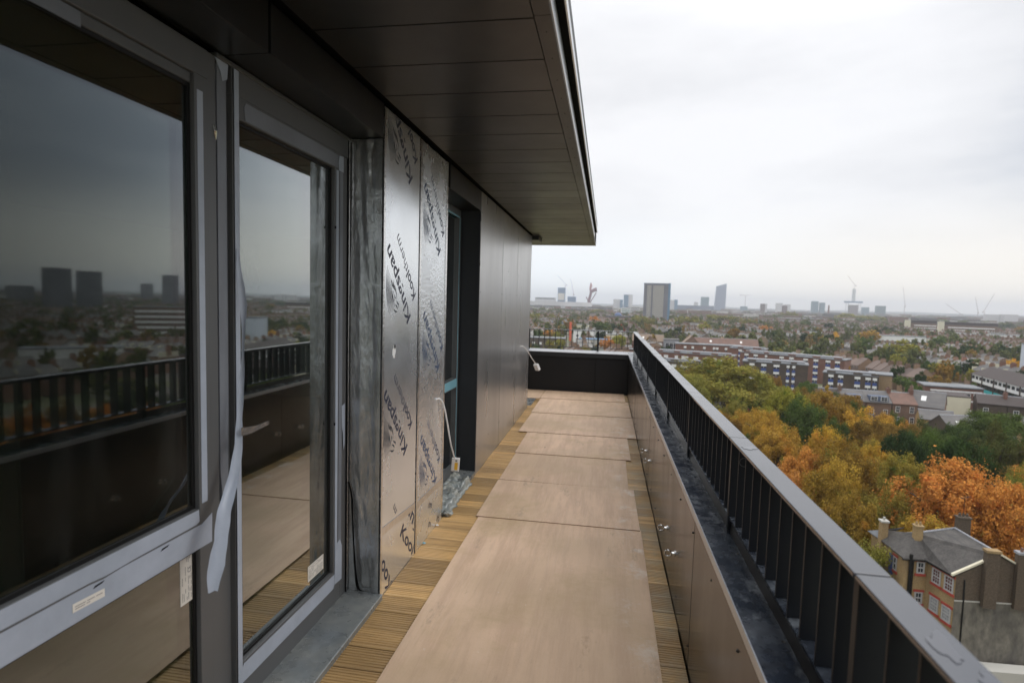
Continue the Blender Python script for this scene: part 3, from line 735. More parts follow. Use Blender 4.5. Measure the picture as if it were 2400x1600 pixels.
place_print(text_mesh('n', .06, .06, .018), (3.69, .03), -40, T2, (B0, B1-.02, .004, .26), M_INK, bB, 'printed_name')
MB().box(bx-.06, bx-.02, 2.694, 3.83, 2.5255, 2.539).build('shadow_gap', M_BLACK, bB)

# ---- flex with white connector from board B
def cable(pts, r, parent, name='flex'):
    P = []
    for i in range(len(pts)-1):
        for s in range(8):
            t = s/8; p0 = pts[max(i-1, 0)]; p1 = pts[i]; p2 = pts[i+1]; p3 = pts[min(i+2, len(pts)-1)]
            P.append([.5*(2*b1+(c1-a1)*t+(2*a1-5*b1+4*c1-d1)*t*t+(3*b1-a1-3*c1+d1)*t**3) for a1, b1, c1, d1 in zip(p0, p1, p2, p3)])
    P.append(pts[-1]); return MB().tube(P, r, 10).build(name, M_WHITE, parent, smooth=True)
fx = thing('flex_with_connector', (-1.08, 3.95, .38), 'white cable with white connector and yellow label, hanging in front of the recessed window', 'electric cable')
cable([(-1.125, 3.642, .895), (-1.105, 3.668, .895), (-1.09, 3.715, .84), (-1.08, 3.78, .70), (-1.075, 3.85, .55), (-1.075, 3.92, .46), (-1.075, 3.965, .405)], .0055, fx)
cb = Matrix.Rotation(R(8), 4, 'X')
def tilted_box(c, hx, hy, hz, name, m_, p, bev, rot):
    mb = MB().box(-hx, hx, -hy, hy, -hz, hz); mb.v = [tuple(rot @ Vector(v)+Vector(c)) for v in mb.v]
    return mb.build(name, m_, p, bevel=bev)
rot = Matrix.Rotation(R(4), 3, 'Y') @ Matrix.Rotation(R(12), 3, 'Z')
tilted_box((-1.075, 4.00, .345), .030, .013, .050, 'connector', M_WHITE, fx, .003, rot)
tilted_box(Vector((-1.075, 4.00, .345))+rot @ Vector((.006, -.0135, -.010)), .012, .0006, .028, 'yellow_label', M_YEL, fx, 0, rot)
tilted_box(Vector((-1.075, 4.00, .345))+rot @ Vector((.004, -.0135, .032)), .007, .0006, .006, 'printed_mark', M_PRINT, fx, 0, rot)
f2 = thing('flex_with_connector', (-1.0, 7.8, .6), 'white cable with small white connector at the far end of the metal wall', 'electric cable')
cable([(-1.122, 7.35, .975), (-1.09, 7.40, .978), (-1.05, 7.50, .92), (-1.0, 7.66, .80), (-.96, 7.80, .705)], .0055, f2)
rot = Matrix.Rotation(R(-20), 3, 'Y') @ Matrix.Rotation(R(24), 3, 'X') @ Matrix.Rotation(R(50), 3, 'Z')
tilted_box((-.945, 7.84, .655), .022, .036, .050, 'connector', M_WHITE, f2, .003, rot)

# ---- recessed window
rw = thing('recessed_window', (FX, 4.3, 0), 'recessed window with pale blue film on its frame beyond the foil boards', 'window')
fr(rw, -1.36, FX, 3.84, 4.84, 2.30, 2.36); fr(rw, -1.36, FX, 4.79, 4.85, .04, 2.30); fr(rw, -1.36, FX, 3.84, 4.79, .04, .10, name='bottom_rail')
fr(rw, -1.36, FX, 3.84, 4.79, .80, .885, name='transom'); fr(rw, -1.36, FX, 3.84, 3.90, .10, 2.30)
film(rw, [(3.86, .815), (4.79, .805), (4.79, .880), (3.86, .882)], FX+.0002, .0008, M_FILMBLUE)
film(rw, [(4.795, .12), (4.812, .12), (4.812, 2.29), (4.795, 2.29)], FX+.0002, .0008, M_FILMBLUE)
film(rw, [(3.9, 2.285), (4.80, 2.285), (4.80, 2.30), (3.9, 2.305)], FX+.0002, .0008, M_FILMBLUE)
MB().box(-1.342, -1.318, 3.90, 4.79, .885, 2.30).build('upper_pane', M_GLASS, rw); MB().box(-1.342, -1.318, 3.90, 4.79, .10, .80).build('lower_pane', M_GLASS, rw)
# ---- polythene bunched on the recess sill
pb = MB(); nx, ny = 26, 90; r_ = random.Random(9)
for j in range(ny):
    for i in range(nx):
        u_, v_ = i/(nx-1), j/(ny-1)
        hgt = .044+.028*pn.noise(Vector((u_*3.1, v_*7, 2)))+.018*pn.noise(Vector((u_*9, v_*24, 5)))
        xx = -1.29+.205*u_; 
        if u_ > .8: hgt -= (u_-.8)*.35
        pb.v.append((xx+.03*pn.noise(Vector((v_*9, u_, 8)))*(u_ > .5), 3.84+.90*v_*(1-.14*u_), max(hgt, .003)))
for j in range(ny-1):
    for i in range(nx-1): pb.f.append([j*nx+i, j*nx+i+1, (j+1)*nx+i+1, (j+1)*nx+i]); pb.mi.append(0)
o = pb.build('polythene_wrap', M_POLY, smooth=True); tag(o, 'crumpled bluish polythene lying on the recess sill', 'plastic sheet')
o = MB(); r_ = random.Random(2)
bm = bmesh.new(); bmesh.ops.create_icosphere(bm, subdivisions=3, radius=.035)
for v in bm.verts: v.co *= r_.uniform(.7, 1.15)
for v in bm.verts: v.co.z *= .6; v.co += Vector((-1.085, 3.86, .024))
me2 = bpy.data.meshes.new('tissue'); bm.to_mesh(me2); bm.free(); me2.materials.append(M_POLY)
tag(obj('crumpled_tissue', me2), 'scrap of crumpled whitish plastic at the foot of the second foil board', 'litter')
def scrap(c, s_, m_, lab):
    bm = bmesh.new(); bmesh.ops.create_icosphere(bm, subdivisions=2, radius=s_)
    for v in bm.verts: v.co *= r_.uniform(.6, 1.2)
    for v in bm.verts: v.co.z *= .5; v.co += Vector(c)
    me2 = bpy.data.meshes.new('scrap'); bm.to_mesh(me2); bm.free(); me2.materials.append(m_); tag(obj('litter_scrap', me2), lab, 'litter')
scrap((-1.10, 3.36, .012), .012, M_FILMBLUE, 'small pale blue scrap where the two foil boards meet the deck')
scrap((-1.105, 3.66, .010), .011, M_WHITE, 'tiny white scrap at the base of the crinkled foil board')

# ================================================================== THE CITY BELOW
G = -29.0
def P(az, d): return (math.sin(R(az))*d, math.cos(R(az))*d)
def gnd_fn(c, pos, p, oi):
    a = noise(pos, .035, 6, .7); b_ = noise(pos, .25, 4, .7, None, (30, 2, 0))
    c = mixc(maprange(a, .42, .56), c, (.10, .115, .045))
    c = mixc(maprange(b_, .56, .64, 0, .7), c, (.28, .24, .19))
    return mixc(maprange(noise(pos, .11, 3, .6, None, (5, 9, 1)), .60, .66, 0, .6), c, (.06, .055, .055))
M_GND = mat('town_ground', (.13, .12, .11), .95, scale=.02, fn=gnd_fn)
M_LAWN = mat('park_grass', (.075, .095, .03), .95, col2=(.16, .11, .04), scale=.25, fine=.3, fscale=4)
M_ROAD = mat('asphalt', (.055, .055, .058), .8, scale=.5)
n = 96; g = MB(); g.v = [(9000*math.cos(2*math.pi*i/n), 9000*math.sin(2*math.pi*i/n), G) for i in range(n)]
g.f = [list(range(n))]; g.mi = [0]; g.build('ground', M_GND, kind='structure')
MB().poly([(-30, 11, G+.02), (62, 11, G+.02), (118, 100, G+.02), (106, 150, G+.02), (60, 158, G+.02), (-5, 215, G+.02), (-40, 215, G+.02)]).build('park_lawn', M_LAWN, kind='structure')
MB().poly([(-5, 215.5, G+.024), (60, 158.5, G+.024), (106, 150.5, G+.024), (109, 156, G+.024), (62, 165, G+.024), (0, 224, G+.024)]).build('road', M_ROAD, kind='structure')
MB().poly([(10, 11, G+.028), (24, 30, G+.028), (24.5, 60, G+.028), (21, 60, G+.028), (20, 32, G+.028), (4, 11, G+.028)]).build('park_path', M_CONC, kind='structure')
hl = MB(); hn = 160
for i in range(hn):
    az = -40+i*.9
    h0 = 22+22*pn.noise(Vector((az*.09, 3, 0)))+9*pn.noise(Vector((az*.4, 7, 0)))
    d = 8300
    hl.v += [(math.sin(R(az))*(d-900), math.cos(R(az))*(d-900), G), (math.sin(R(az))*d, math.cos(R(az))*d, G+max(h0+6, 8)), (math.sin(R(az))*(d+600), math.cos(R(az))*(d+600), G)]
for i in range(hn-1):
    hl.f += [[3*i, 3*i+3, 3*i+4, 3*i+1], [3*i+1, 3*i+4, 3*i+5, 3*i+2]]; hl.mi += [0, 0]
hl.build('hills', mat('far_hills', (.10, .12, .09), .95, scale=.002), kind='structure')

# ---- materials
def brick(name, a, b_, **k): return mat(name, a, .85, col2=b_, scale=.4, fine=.12, fscale=6, **k)
M_BR = brick('brown_brick', (.20, .125, .085), (.15, .095, .07)); M_RBR = brick('red_brick', (.20, .10, .07), (.155, .08, .058))
M_YBR = brick('stock_brick', (.42, .27, .11), (.34, .215, .09)); M_DBR = brick('dark_brick', (.095, .07, .05), (.065, .05, .038))
M_SLATE = mat('slate_roof', (.085, .082, .082), .62, col2=(.12, .112, .105), scale=.6, stretch=(1, 1, 3), fine=.2, fscale=5)
M_TILE = mat('tile_roof', (.17, .095, .07), .8, col2=(.13, .08, .062), scale=.6, fine=.15, fscale=5)
M_FELT = mat('felt_roof', (.11, .12, .13), .5, col2=(.17, .18, .19), scale=.35, fine=.2, fscale=2)
M_WHT = mat('white_paint', (.78, .78, .76), .6, var=.08); M_CRM = mat('cream_render', (.66, .62, .47), .8, var=.1, scale=.6)
M_BLUE = mat('blue_panel', (.04, .08, .28), .5); M_WIN = mat('dark_glazing', (.03, .035, .045), .12, spec=.7)
M_LEAD = mat('lead_flashing', (.30, .31, .33), .5); M_REND = mat('grey_render', (.17, .155, .125), .9, col2=(.095, .088, .075), scale=.6, stretch=(1, 1, .5), fine=.3, fscale=2.2)
M_GWH = mat('pale_render', (.42, .41, .37), .85, var=.15, scale=.5)
M_TURQ = mat('turquoise_panel', (.05, .45, .46), .5); M_RTRIM = mat('red_trim', (.36, .05, .035), .6)
M_DTR = mat('dark_roof_tile', (.055, .042, .038), .8, var=.2)

# ---- trees
TINT = dict(olive=(.25, .235, .05), lime=(.27, .27, .04), green=(.085, .125, .032), darkgreen=(.04, .065, .022), bronze=(.25, .155, .035),
            gold=(.47, .30, .05), orange=(.52, .245, .06), red=(.26, .06, .04), goldgreen=(.27, .21, .045), yellow=(.62, .38, .05), mixed=(.10, .11, .03), conifer=(.035, .058, .022))
def leaf_mat():
    global NT
    m = bpy.data.materials.new('foliage'); m.use_nodes = True; NT = m.node_tree; NT.nodes.clear()
    o = N('ShaderNodeOutputMaterial'); oi = N('ShaderNodeObjectInfo'); g = N('ShaderNodeNewGeometry')
    at = N('ShaderNodeAttribute', attribute_name='leaf'); sp_ = N('ShaderNodeSeparateXYZ'); L(at.outputs['Vector'], sp_.inputs[0])
    c = mixc(1, oi.outputs['Color'], mixc(sp_.outputs[0], (.66, .66, .66), (1.36, 1.36, 1.36)), 'MULTIPLY')
    warm = mixc(1, oi.outputs['Color'], (1.3, .88, .8), 'MULTIPLY'); cool = mixc(1, oi.outputs['Color'], (.42, .86, .8), 'MULTIPLY')
    nz = noise(g.outputs['Position'], .4, 4, .65)
    c = mixc(maprange(nz, .40, .32, 0, .8), c, cool)
    c = mixc(maprange(nz, .56, .68, 0, .7), c, warm)
    df = N('ShaderNodeBsdfDiffuse'); tl = N('ShaderNodeBsdfTranslucent'); L(c, df.inputs[0]); L(c, tl.inputs[0])
    ms = N('ShaderNodeMixShader'); ms.inputs[0].default_value = .3; L(df.outputs[0], ms.inputs[1]); L(tl.outputs[0], ms.inputs[2]); L(ms.outputs[0], o.inputs[0])
    return m
M_LEAF = leaf_mat(); M_BARK = mat('bark', (.10, .075, .05), .9, scale=3)
def crown(name, seed, nl, nleaf, ls, shape='dome', trunk=False, sub=7):
    rs = np.random.RandomState(seed)
    if shape == 'cone':
        t = rs.rand(nleaf)**.7; q = rs.rand(nleaf)*6.283; rr = (1-t)*.95*(.55+.45*rs.rand(nleaf)**.4)*(1+.12*np.sin(q*5+t*30))
        # t measured downwards from the base
        pos = np.stack([rr*np.cos(q), rr*np.sin(q), t], 1); nrm = np.stack([np.cos(q), np.sin(q), .5+0*q], 1)
    else:
        big = rs.normal(size=(nl, 3)); big /= np.linalg.norm(big, axis=1)[:, None]; big[:, 2] = np.abs(big[:, 2])*1.05-.28
        bc = big*np.array([.62, .62, .60])*(.75+.4*rs.rand(nl, 1)); br = .30+.17*rs.rand(nl)
        # secondary clumps on every limb mass
        k = nl*sub; own = np.repeat(np.arange(nl), sub); d2 = rs.normal(size=(k, 3)); d2 /= np.linalg.norm(d2, axis=1)[:, None]
        cc = bc[own]+d2*br[own][:, None]*.8; cr = br[own]*(.22+.30*rs.rand(k))
        li = rs.randint(0, k, nleaf); d = rs.normal(size=(nleaf, 3)); d /= np.linalg.norm(d, axis=1)[:, None]
        pos = cc[li]+d*(cr[li]*(.30+.85*rs.rand(nleaf)**.6+.5*(rs.rand(nleaf) > .95)))[:, None]
        pos = pos/np.array([1.0, 1.0, 1.0])
        pos[:, 2] = (pos[:, 2]+.62)/1.62; pos[:, 2] = np.clip(pos[:, 2], 0, 1.05)
        mxr = np.percentile(np.hypot(pos[:, 0], pos[:, 1]), 97); pos[:, :2] /= mxr; pos[:, 2] /= np.percentile(pos[:, 2], 99.5)
        nrm = d+.5*(pos-np.array([0, 0, .4]))
    nrm = nrm+rs.normal(size=nrm.shape)*.55; nrm /= np.linalg.norm(nrm, axis=1)[:, None]
    a = np.cross(nrm, rs.normal(size=nrm.shape)); a /= np.linalg.norm(a, axis=1)[:, None]; b_ = np.cross(nrm, a)
    s1 = ls*(.6+.8*rs.rand(nleaf, 1)); s2 = s1*(.55+.3*rs.rand(nleaf, 1))
    a[:, 2] *= .55; b_[:, 2] *= .55
    V = np.stack([pos-a*s1, pos-b_*s2, pos+a*s1, pos+b_*s2], 1).reshape(-1, 3)
    me = bpy.data.meshes.new(name); nv = len(V)
    tv, tf = [], []
    if trunk:
        t_ = MB().tube([(0, 0, -.33), (.01, 0, .1), (.02, .02, .45)], [.055, .04, .015], 6, caps=False)
        for q in range(5):
            w_ = q*1.26; t_.tube([(0, 0, .02+.05*q), (.28*math.cos(w_), .28*math.sin(w_), .25+.05*q), (.52*math.cos(w_), .52*math.sin(w_), .42+.05*q)], [.024, .015, .005], 5, caps=False)
        tv, tf = t_.v, t_.f
    allv = np.vstack([V, np.array(tv)]) if tv else V
    me.vertices.add(len(allv)); me.vertices.foreach_set('co', allv.ravel())
    nf = nleaf+len(tf); loops = np.concatenate([np.arange(nv), np.array([i for f_ in tf for i in f_], dtype=int)+nv]) if tf else np.arange(nv)
    me.loops.add(len(loops)); me.loops.foreach_set('vertex_index', loops.astype(np.int32)); me.polygons.add(nf)
    me.polygons.foreach_set('loop_start', np.arange(nf, dtype=np.int32)*4)
    mi = np.zeros(nf, dtype=np.int32); mi[nleaf:] = 1; me.materials.append(M_LEAF); me.materials.append(M_BARK); me.polygons.foreach_set('material_index', mi)
    at = me.attributes.new('leaf', 'FLOAT_VECTOR', 'FACE'); vv = np.zeros((nf, 3)); vv[:nleaf, 0] = rs.rand(nleaf); at.data.foreach_set('vector', vv.ravel())
    me.update(); me.validate(); return me
NEAR = [crown('crown', 10+i, 11+2*i, 30000, .0225) for i in range(5)]
CONE = crown('crown', 33, 1, 9000, .04, 'cone')
MID = [crown('tree', 50+i, 9+i, 2600, .075, trunk=True) for i in range(4)]
FARM = [crown('tree', 80+i, 7, 420, .17, trunk=False, sub=4) for i in range(3)]
tk = MB().tube([(0, 0, -.02), (.01, 0, .3), (.02, .02, .62), (.03, 0, .8)], [.034, .026, .018, .008], 8, caps=False)
for q in range(7):
    w_ = q*.9; h_ = .28+.05*q
    tk.tube([(.01, 0, h_), (.07*math.cos(w_), .07*math.sin(w_), h_+.13), (.17*math.cos(w_), .17*math.sin(w_), h_+.22), (.25*math.cos(w_), .25*math.sin(w_), h_+.26)], [.014, .010, .006, .002], 6, caps=False)
TRUNK = tk.mesh('trunk', M_BARK, smooth=True)
TREES=[(30.1,147.9,17,13.2,'olive'),(18.7,130.8,15,5.9,'olive'),(37,144.3,14,6.1,'olive'),(37.8,122.3,14,4.7,'lime'),(36.9,110,14,4.5,'green'),(46.5,127.2,13,6.2,'bronze'),(28.4,106.5,12,3.4,'gold'),(31.8,128.6,8,1.2,'red'),(27.7,92.7,12,3.9,'gold'),(28.9,82.5,13,3.1,'gold'),(25.6,77.8,12,3.3,'orange'),(31,82.4,14,2.6,'gold'),(51.7,120.9,11,4.9,'gold'),(51.5,114.5,10,4.2,'bronze'),(30.9,75.2,14,4.1,'bronze'),(37.6,82.7,12,2.6,'gold'),(38.3,78.6,12,3.4,'goldgreen'),(50.4,98.7,13,3,'green'),(43.2,88.5,13,3.5,'darkgreen'),(51.2,96,12,3.6,'green'),(46.5,81.4,14,4.3,'darkgreen'),(76.2,124.2,11,6.5,'green'),(58.4,92.7,14,3.9,'mixed'),(61.2,124.9,8,1.6,'orange'),(48.3,73.2,13,1.9,'olive'),(37.2,67.7,14,5.6,'orange'),(41.3,65,13,4,'orange'),(63.3,95.7,13,4.2,'green'),(42,62.8,13,3.4,'orange'),(47.7,79.1,13,3.4,'darkgreen'),(24.3,63.9,13,3,'bronze'),(24.8,60.1,12,2.9,'bronze'),(30.4,65.7,12,2.7,'goldgreen'),(35.9,119.9,12,1.3,'conifer'),(25,135.5,10,1.4,'conifer'),(27.1,69.6,13,2.8,'gold'),(21,66.3,12,3.1,'orange'),(35.6,70.1,11,2.9,'goldgreen'),(30.5,67.4,9,2.2,'bronze'),(22.7,66.8,10,2.6,'gold'),(99.7,769.5,16,10.3,'olive'),(115.3,772.4,17,12.7,'olive'),(95.2,571.4,15,7.3,'olive'),(169.5,941.8,17,12.8,'olive'),(181.4,942,16,12.8,'olive'),(202,940.6,16,14.2,'olive'),(198.7,836.3,14,12.7,'olive'),(42.3,690.2,16,8.2,'olive'),(50.1,659.4,15,7.8,'olive'),(39.7,788.3,16,7,'olive'),(77.2,387.3,10,5,'yellow'),(49.3,330.1,9,3.7,'darkgreen'),(166,625.5,12,7.2,'orange'),(127.3,555,13,4.2,'darkgreen'),(279.1,851.5,15,9.3,'green'),(274,752.2,14,6.5,'darkgreen'),(215.4,508.3,14,8.2,'gold'),(160.9,383.1,14,5.5,'green'),(159.8,334.2,15,8.8,'olive'),(154.5,344.7,10,3.4,'darkgreen'),(171.4,468.4,12,4.4,'darkgreen'),(193.2,517.9,12,3.7,'yellow'),(205.2,361.8,12,7.4,'darkgreen'),(218.2,375.4,11,7.1,'darkgreen'),(246.3,395,12,7.6,'darkgreen'),(96.8,249.5,11,2.8,'gold'),(131.7,242.9,12,3.7,'bronze'),(153.5,468.5,12,3.7,'darkgreen'),(203.2,320.9,8,3.4,'yellow'),(304.2,673,14,7.7,'darkgreen'),(265.2,607.8,14,4.9,'darkgreen'),(-22.1,1350.2,16,16,'olive'),(-92.8,744.6,15,7.8,'olive'),(-78.7,793.2,14,8.3,'olive'),(-33.9,524.4,15,7,'bronze'),(-4,500.3,14,8.2,'green'),(7.2,507.5,13,6.8,'darkgreen'),(-14.2,722.2,14,7.5,'orange'),(13.9,547.5,11,4.1,'red'),(-45.1,371.4,12,3.3,'green'),(-39.3,384.9,11,4,'orange'),(-31.4,372.8,11,3.3,'lime'),(1.4,331.2,11,4.4,'orange'),(7.5,335.3,12,4.5,'lime'),(-2.9,385.4,12,4,'darkgreen'),(-27.5,485.7,10,3.6,'green'),(432.3,1436.3,23.5,22.2,'olive'),(548.7,1396,22.7,22.2,'olive'),(587.2,1380.3,19.4,26.7,'olive'),(613.1,1369,15.7,22.2,'olive'),(541.1,1399,19.5,22.2,'olive'),(250.6,474.4,12,6.4,'green'),(267.7,485.4,12,4.9,'green'),(187.2,546.2,10,6,'lime'),(59.5,161.7,10,1.8,'gold'),(97.3,453.6,14,4.8,'bronze'),(63.4,514.6,12,3.8,'darkgreen'),(54.9,510.1,10,4.6,'darkgreen'),(128.5,524,12,4.8,'green'),(139.3,492.6,12,3.8,'green'),(800.8,1323.3,14,22.9,'olive'),(691.6,1099.1,14,19.2,'darkgreen'),(599.6,928,14,11.5,'bronze'),(86.1,171.3,10,2.3,'green'),(90.9,184.2,9,2.1,'green'),]
LBL = {0: 'largest olive green plane tree, filling the space right of the handrail', 1: 'yellowish olive tree leaning out from behind the handrail', 2: 'olive tree against the right flank of the largest plane tree',
 3: 'lime and yellow tree in front of the dark brown flats', 4: 'bright green tree right of the slender dark conifer', 5: 'tall bronze tree with an orange crown below the terraced houses',
 6: 'golden tree behind the small red tree', 7: 'small dark red tree at the foot of the big plane tree', 8: 'golden tree just right of the handrail, left of the conifer', 9: 'golden tree under the bronze crown',
 10: 'orange gold tree touching the handrail, mid way down', 11: 'yellow gold tree tip rising in the middle of the park', 12: 'golden tree in front of the brown terraced house backs', 13: 'bronze tree right of the golden one under the terraces',
 14: 'broad bronze brown tree in the middle of the park', 15: 'pale gold tree behind the broad orange dome', 16: 'golden green tree left of the orange dome', 17: 'rounded green tree below the long roof with two skylights',
 18: 'dark green tree left of the round green one', 19: 'mid green tree in the middle of the dark green group', 20: 'large dark green tree behind the orange dome', 21: 'green tree at the foot of the dark brick terrace on the right',
 22: 'dark tree with orange tips at the right edge', 23: 'small orange bush like tree below the red roofed house', 24: 'olive tree at the right edge above the orange trees', 25: 'most vivid orange dome shaped tree above the yellow brick house',
 26: 'orange tree right of the vivid dome behind the chimneys', 27: 'green tree at the right edge below the terrace', 28: 'lower orange tree at the right edge behind the house', 29: 'dark green tree right of and behind the orange dome',
 30: 'bronze tree left of the yellow brick house', 31: 'bronze tree standing closest left of the house roof', 32: 'golden green tree just behind the left chimney', 33: 'slender dark conifer in front of the yellow green tree',
 34: 'small dark conifer under the big plane tree', 35: 'golden tree left of the broad bronze one', 36: 'orange tree lowest along the handrail', 37: 'golden green tree directly behind the house ridge', 38: 'small bronze tree behind the house wing', 39: 'golden tree low beside the handrail'}
def near_tree(x, y, H, r, kind, label, group, i, base=G):
    t = thing('tree', (x, y, base), label, 'tree', group)
    hh = .80 if kind != 'conifer' else .95
    for nm, me, sc3, z in (('crown', CONE if kind == 'conifer' else NEAR[i % 5], (r*1.08, r*1.08, H*hh), base+H*(1-hh)), ('trunk', TRUNK, (H*.9, H*.9, H*.95), base)):
        o = bpy.data.objects.new(nm, me); col.objects.link(o); o.parent = t
        o.location = (0, 0, z-base); o.scale = sc3; o.rotation_euler.z = i*1.7
        c = TINT[kind]; jit = rng.uniform(.88, 1.14); o.color = (c[0]*jit, c[1]*jit*rng.uniform(.94, 1.06), c[2], 1)
def mid_tree(x, y, H, r, kind, label, group, i, base=G, mesh=None):
    o = bpy.data.objects.new('tree', mesh or (CONE if kind == 'conifer' else MID[i % 4])); col.objects.link(o)
    o.location = (x, y, base+H*.24); o.scale = (r*1.05, r*1.05, H*.76); o.rotation_euler.z = i*2.1
    c = TINT[kind]; jit = rng.uniform(.85, 1.15); o.color = (c[0]*jit, c[1]*jit, c[2], 1); tag(o, label, 'tree', group)
MIDL = ['olive tree at the left end of the belt right of the tall tower', 'second olive tree in the belt right of the tall tower', 'lower olive tree in front of the belt right of the tall tower', 'tall olive tree in the belt, fourth from the tall tower',
 'tall olive tree in the belt under the glass tower', 'olive tree right of the glass tower foot', 'olive tree at the right end of the belt', 'olive tree at the left foot of the tall tower', 'olive tree overlapping the foot of the tall tower', 'olive tree left of the tall tower',
 'bright yellow dome shaped tree above the brown flats', 'dark green tree left of the yellow one, behind the brown flats', 'orange tree in the middle distance right of the yellow one', 'dark green tree left of the distant orange one', 'large green tree left of the chimney',
 'round dark green tree below the chimney', 'golden topped tree in the middle of the terraces', 'green lower tree in front of the golden topped one', 'largest olive tree standing among the terraces', 'small dark green tree left of the largest olive one',
 'dark green tree beside a small yellow one', 'small yellow tree beside a dark green one', 'dark green clump right of the largest olive tree, left half', 'dark green clump right of the largest olive tree, right half', 'dark green tree near the right edge above the terraces',
 'golden brown tree just behind the stepped brown flats', 'brown and green tree in front of the slate rows', 'small dark green tree left of the round dark one', 'small yellow tree near the bluish white slab end']
placed = []
KN = dict(olive='olive green', lime='yellow green', green='green', darkgreen='dark green', bronze='brown and bronze', gold='golden', orange='orange', red='dark red', goldgreen='golden green', yellow='bright yellow', mixed='mottled')
for i, (x, y, H, r, k) in enumerate(TREES):
    r *= 1.0; placed.append((x, y, r))
    if i < 40: near_tree(x, y, H, r, k, LBL[i], None, i)
    else:
        d = math.hypot(x, y); where = 'beyond the end railing' if x < 20 else 'among the roofs left of the tall tower' if d < 0 else 'in the belt below the skyline' if d > 560 else 'among the terraces in the middle distance'
        mid_tree(x, y, H, r, k, MIDL[i-40] if i-40 < len(MIDL) else '%s tree %s' % (KN[k], where), '%s trees %s' % (KN[k], where), i)
# smaller trees filling the park
PLM = [(30, 148, 'big olive plane tree'), (38, 122, 'lime tree'), (46, 127, 'bronze tree under the terraces'), (28, 93, 'gold tree beside the conifer'), (26, 78, 'orange gold tree at the handrail'), (31, 75, 'broad bronze tree'), (38, 79, 'gold green tree'), (43, 88, 'dark green trees'), (52, 118, 'gold tree below the terraces'),
       (58, 93, 'orange tipped dark tree'), (37, 68, 'vivid orange dome'), (41, 65, 'orange tree behind the chimneys'), (63, 96, 'green tree at the right edge'), (24, 62, 'bronze tree left of the house'), (76, 124, 'green tree by the dark terrace'), (36, 120, 'dark conifer'), (50, 98, 'round green tree'), (20, 150, 'far end of the handrail'), (55, 75, 'right edge orange trees')]
def park_label(x, y, kn):
    a, b2, nm = min(PLM, key=lambda m_: (m_[0]-x)**2+(m_[1]-y)**2); dz = math.hypot(x, y)-math.hypot(a, b2); az = math.degrees(math.atan2(x, y)-math.atan2(a, b2))
    rel = ('right of' if az > 0 else 'left of') if abs(math.radians(az))*math.hypot(a, b2) > abs(dz) else ('behind' if dz > 0 else 'in front of')
    return 'smaller %s tree %s the %s%s' % (kn, rel, nm, '' if x < 62 else ', far side' if y > 75 else ', near side')
def inpark(x, y):
    return 14+.0*y < x < 100 and 52 < y < 200 and y < 222-.42*x-(.0 if x < 60 else 14) and x > 9+.16*y*.55 and not (x > 84 and y > 136) and not (24 < x < 39 and y < 60) and not (62 < x < 84 and y > 123)
rr = random.Random(11); c_ = 0; tries = 0
while c_ < 150 and tries < 5000:
    tries += 1
    x, y = rr.uniform(14, 100), rr.uniform(52, 200)
    if not inpark(x, y) or any(math.hypot(x-a, y-b_) < .62*q+1.6 for a, b_, q in placed): continue
    d = math.hypot(x, y); az = math.degrees(math.atan2(x, y))
    if y < 95: k = rr.choice(['bronze', 'gold', 'goldgreen', 'olive', 'gold', 'goldgreen']) if az < 30 else rr.choice(['orange', 'orange', 'bronze'])
    elif az > 26: k = rr.choice(['green', 'darkgreen', 'green', 'darkgreen', 'mixed'])
    else: k = rr.choice(['goldgreen', 'gold', 'olive', 'bronze', 'green'])
    r = rr.uniform(2.6, 3.6); placed.append((x, y, r*.9)); H = rr.uniform(7.5, 10)
    near_tree(x, y, H, r, k, park_label(x, y, KN[k]), 'lower %s trees of the park' % KN[k], c_+3); c_ += 1

# ================================================================== BUILDINGS ONE CAN TELL APART
keep_out = []     # circles kept free of the generated streets
def rect_building(name, c, ang, L_, W_, H, m_, label, cat='building', roof=M_FELT, rise=.35, group=None, z=G):
    b_ = thing(name, (c[0], c[1], z), label, cat, group); keep_out.append((c[0], c[1], max(L_, W_)*.55+6))
    MB().obox(c, ang, L_, W_, z, z+H).build('wall', m_, b_)
    MB().obox(c, ang, L_+.5, W_+.5, z+H+.002, z+H+rise).build('roof', roof, b_)
    return b_
def face_pt(c, ang, W_, u, out=.0):      # point on the long face that looks back to the camera
    d = Vector((math.cos(ang), math.sin(ang))); n = Vector((math.sin(ang), -math.cos(ang)))
    q = Vector(c)+d*u+n*(W_/2+out); return q
def inst(name, me, parent, loc, rz):
    o = bpy.data.objects.new(name, me); col.objects.link(o); o.parent = parent
    o.location = Vector(loc)-parent.location; o.rotation_euler.z = rz; return o
WSM = {}
def wmesh(kind, w_, h_):
    k = (kind, w_, h_)
    if k in WSM: return WSM[k]
    m_ = MB()
    if kind == 'sash':      # white surround, dark panes, glazing bars
        m_.box(-w_/2, w_/2, -.08, .05, 0, h_); m_.m = 1
        for i in (0, 1):
            for j in (0, 1): m_.box(-w_/2+.1+i*(w_/2-.07), -.03+i*(w_/2-.07), -.10, -.0801, .1+j*(h_/2-.06), h_/2-.03+j*(h_/2-.06))
        me = m_.mesh('window', [M_WHT, M_WIN])
    elif kind == 'strip':   # white upper light over dark glass
        m_.box(-w_/2, w_/2, -.10, .05, h_*.45, h_); m_.m = 1; m_.box(-w_/2+.1, w_/2-.1, -.06, .04, 0, h_*.449); m_.m = 0; m_.box(-.05, .05, -.11, -.061, 0, h_*.449)
        me = m_.mesh('window', [M_WHT, M_WIN])
    else: me = m_.box(-w_/2, w_/2, -.09, .04, 0, h_).mesh(kind, {'blue': M_BLUE, 'white': M_WHT, 'dark': M_WIN}[kind])
    WSM[k] = me; return me
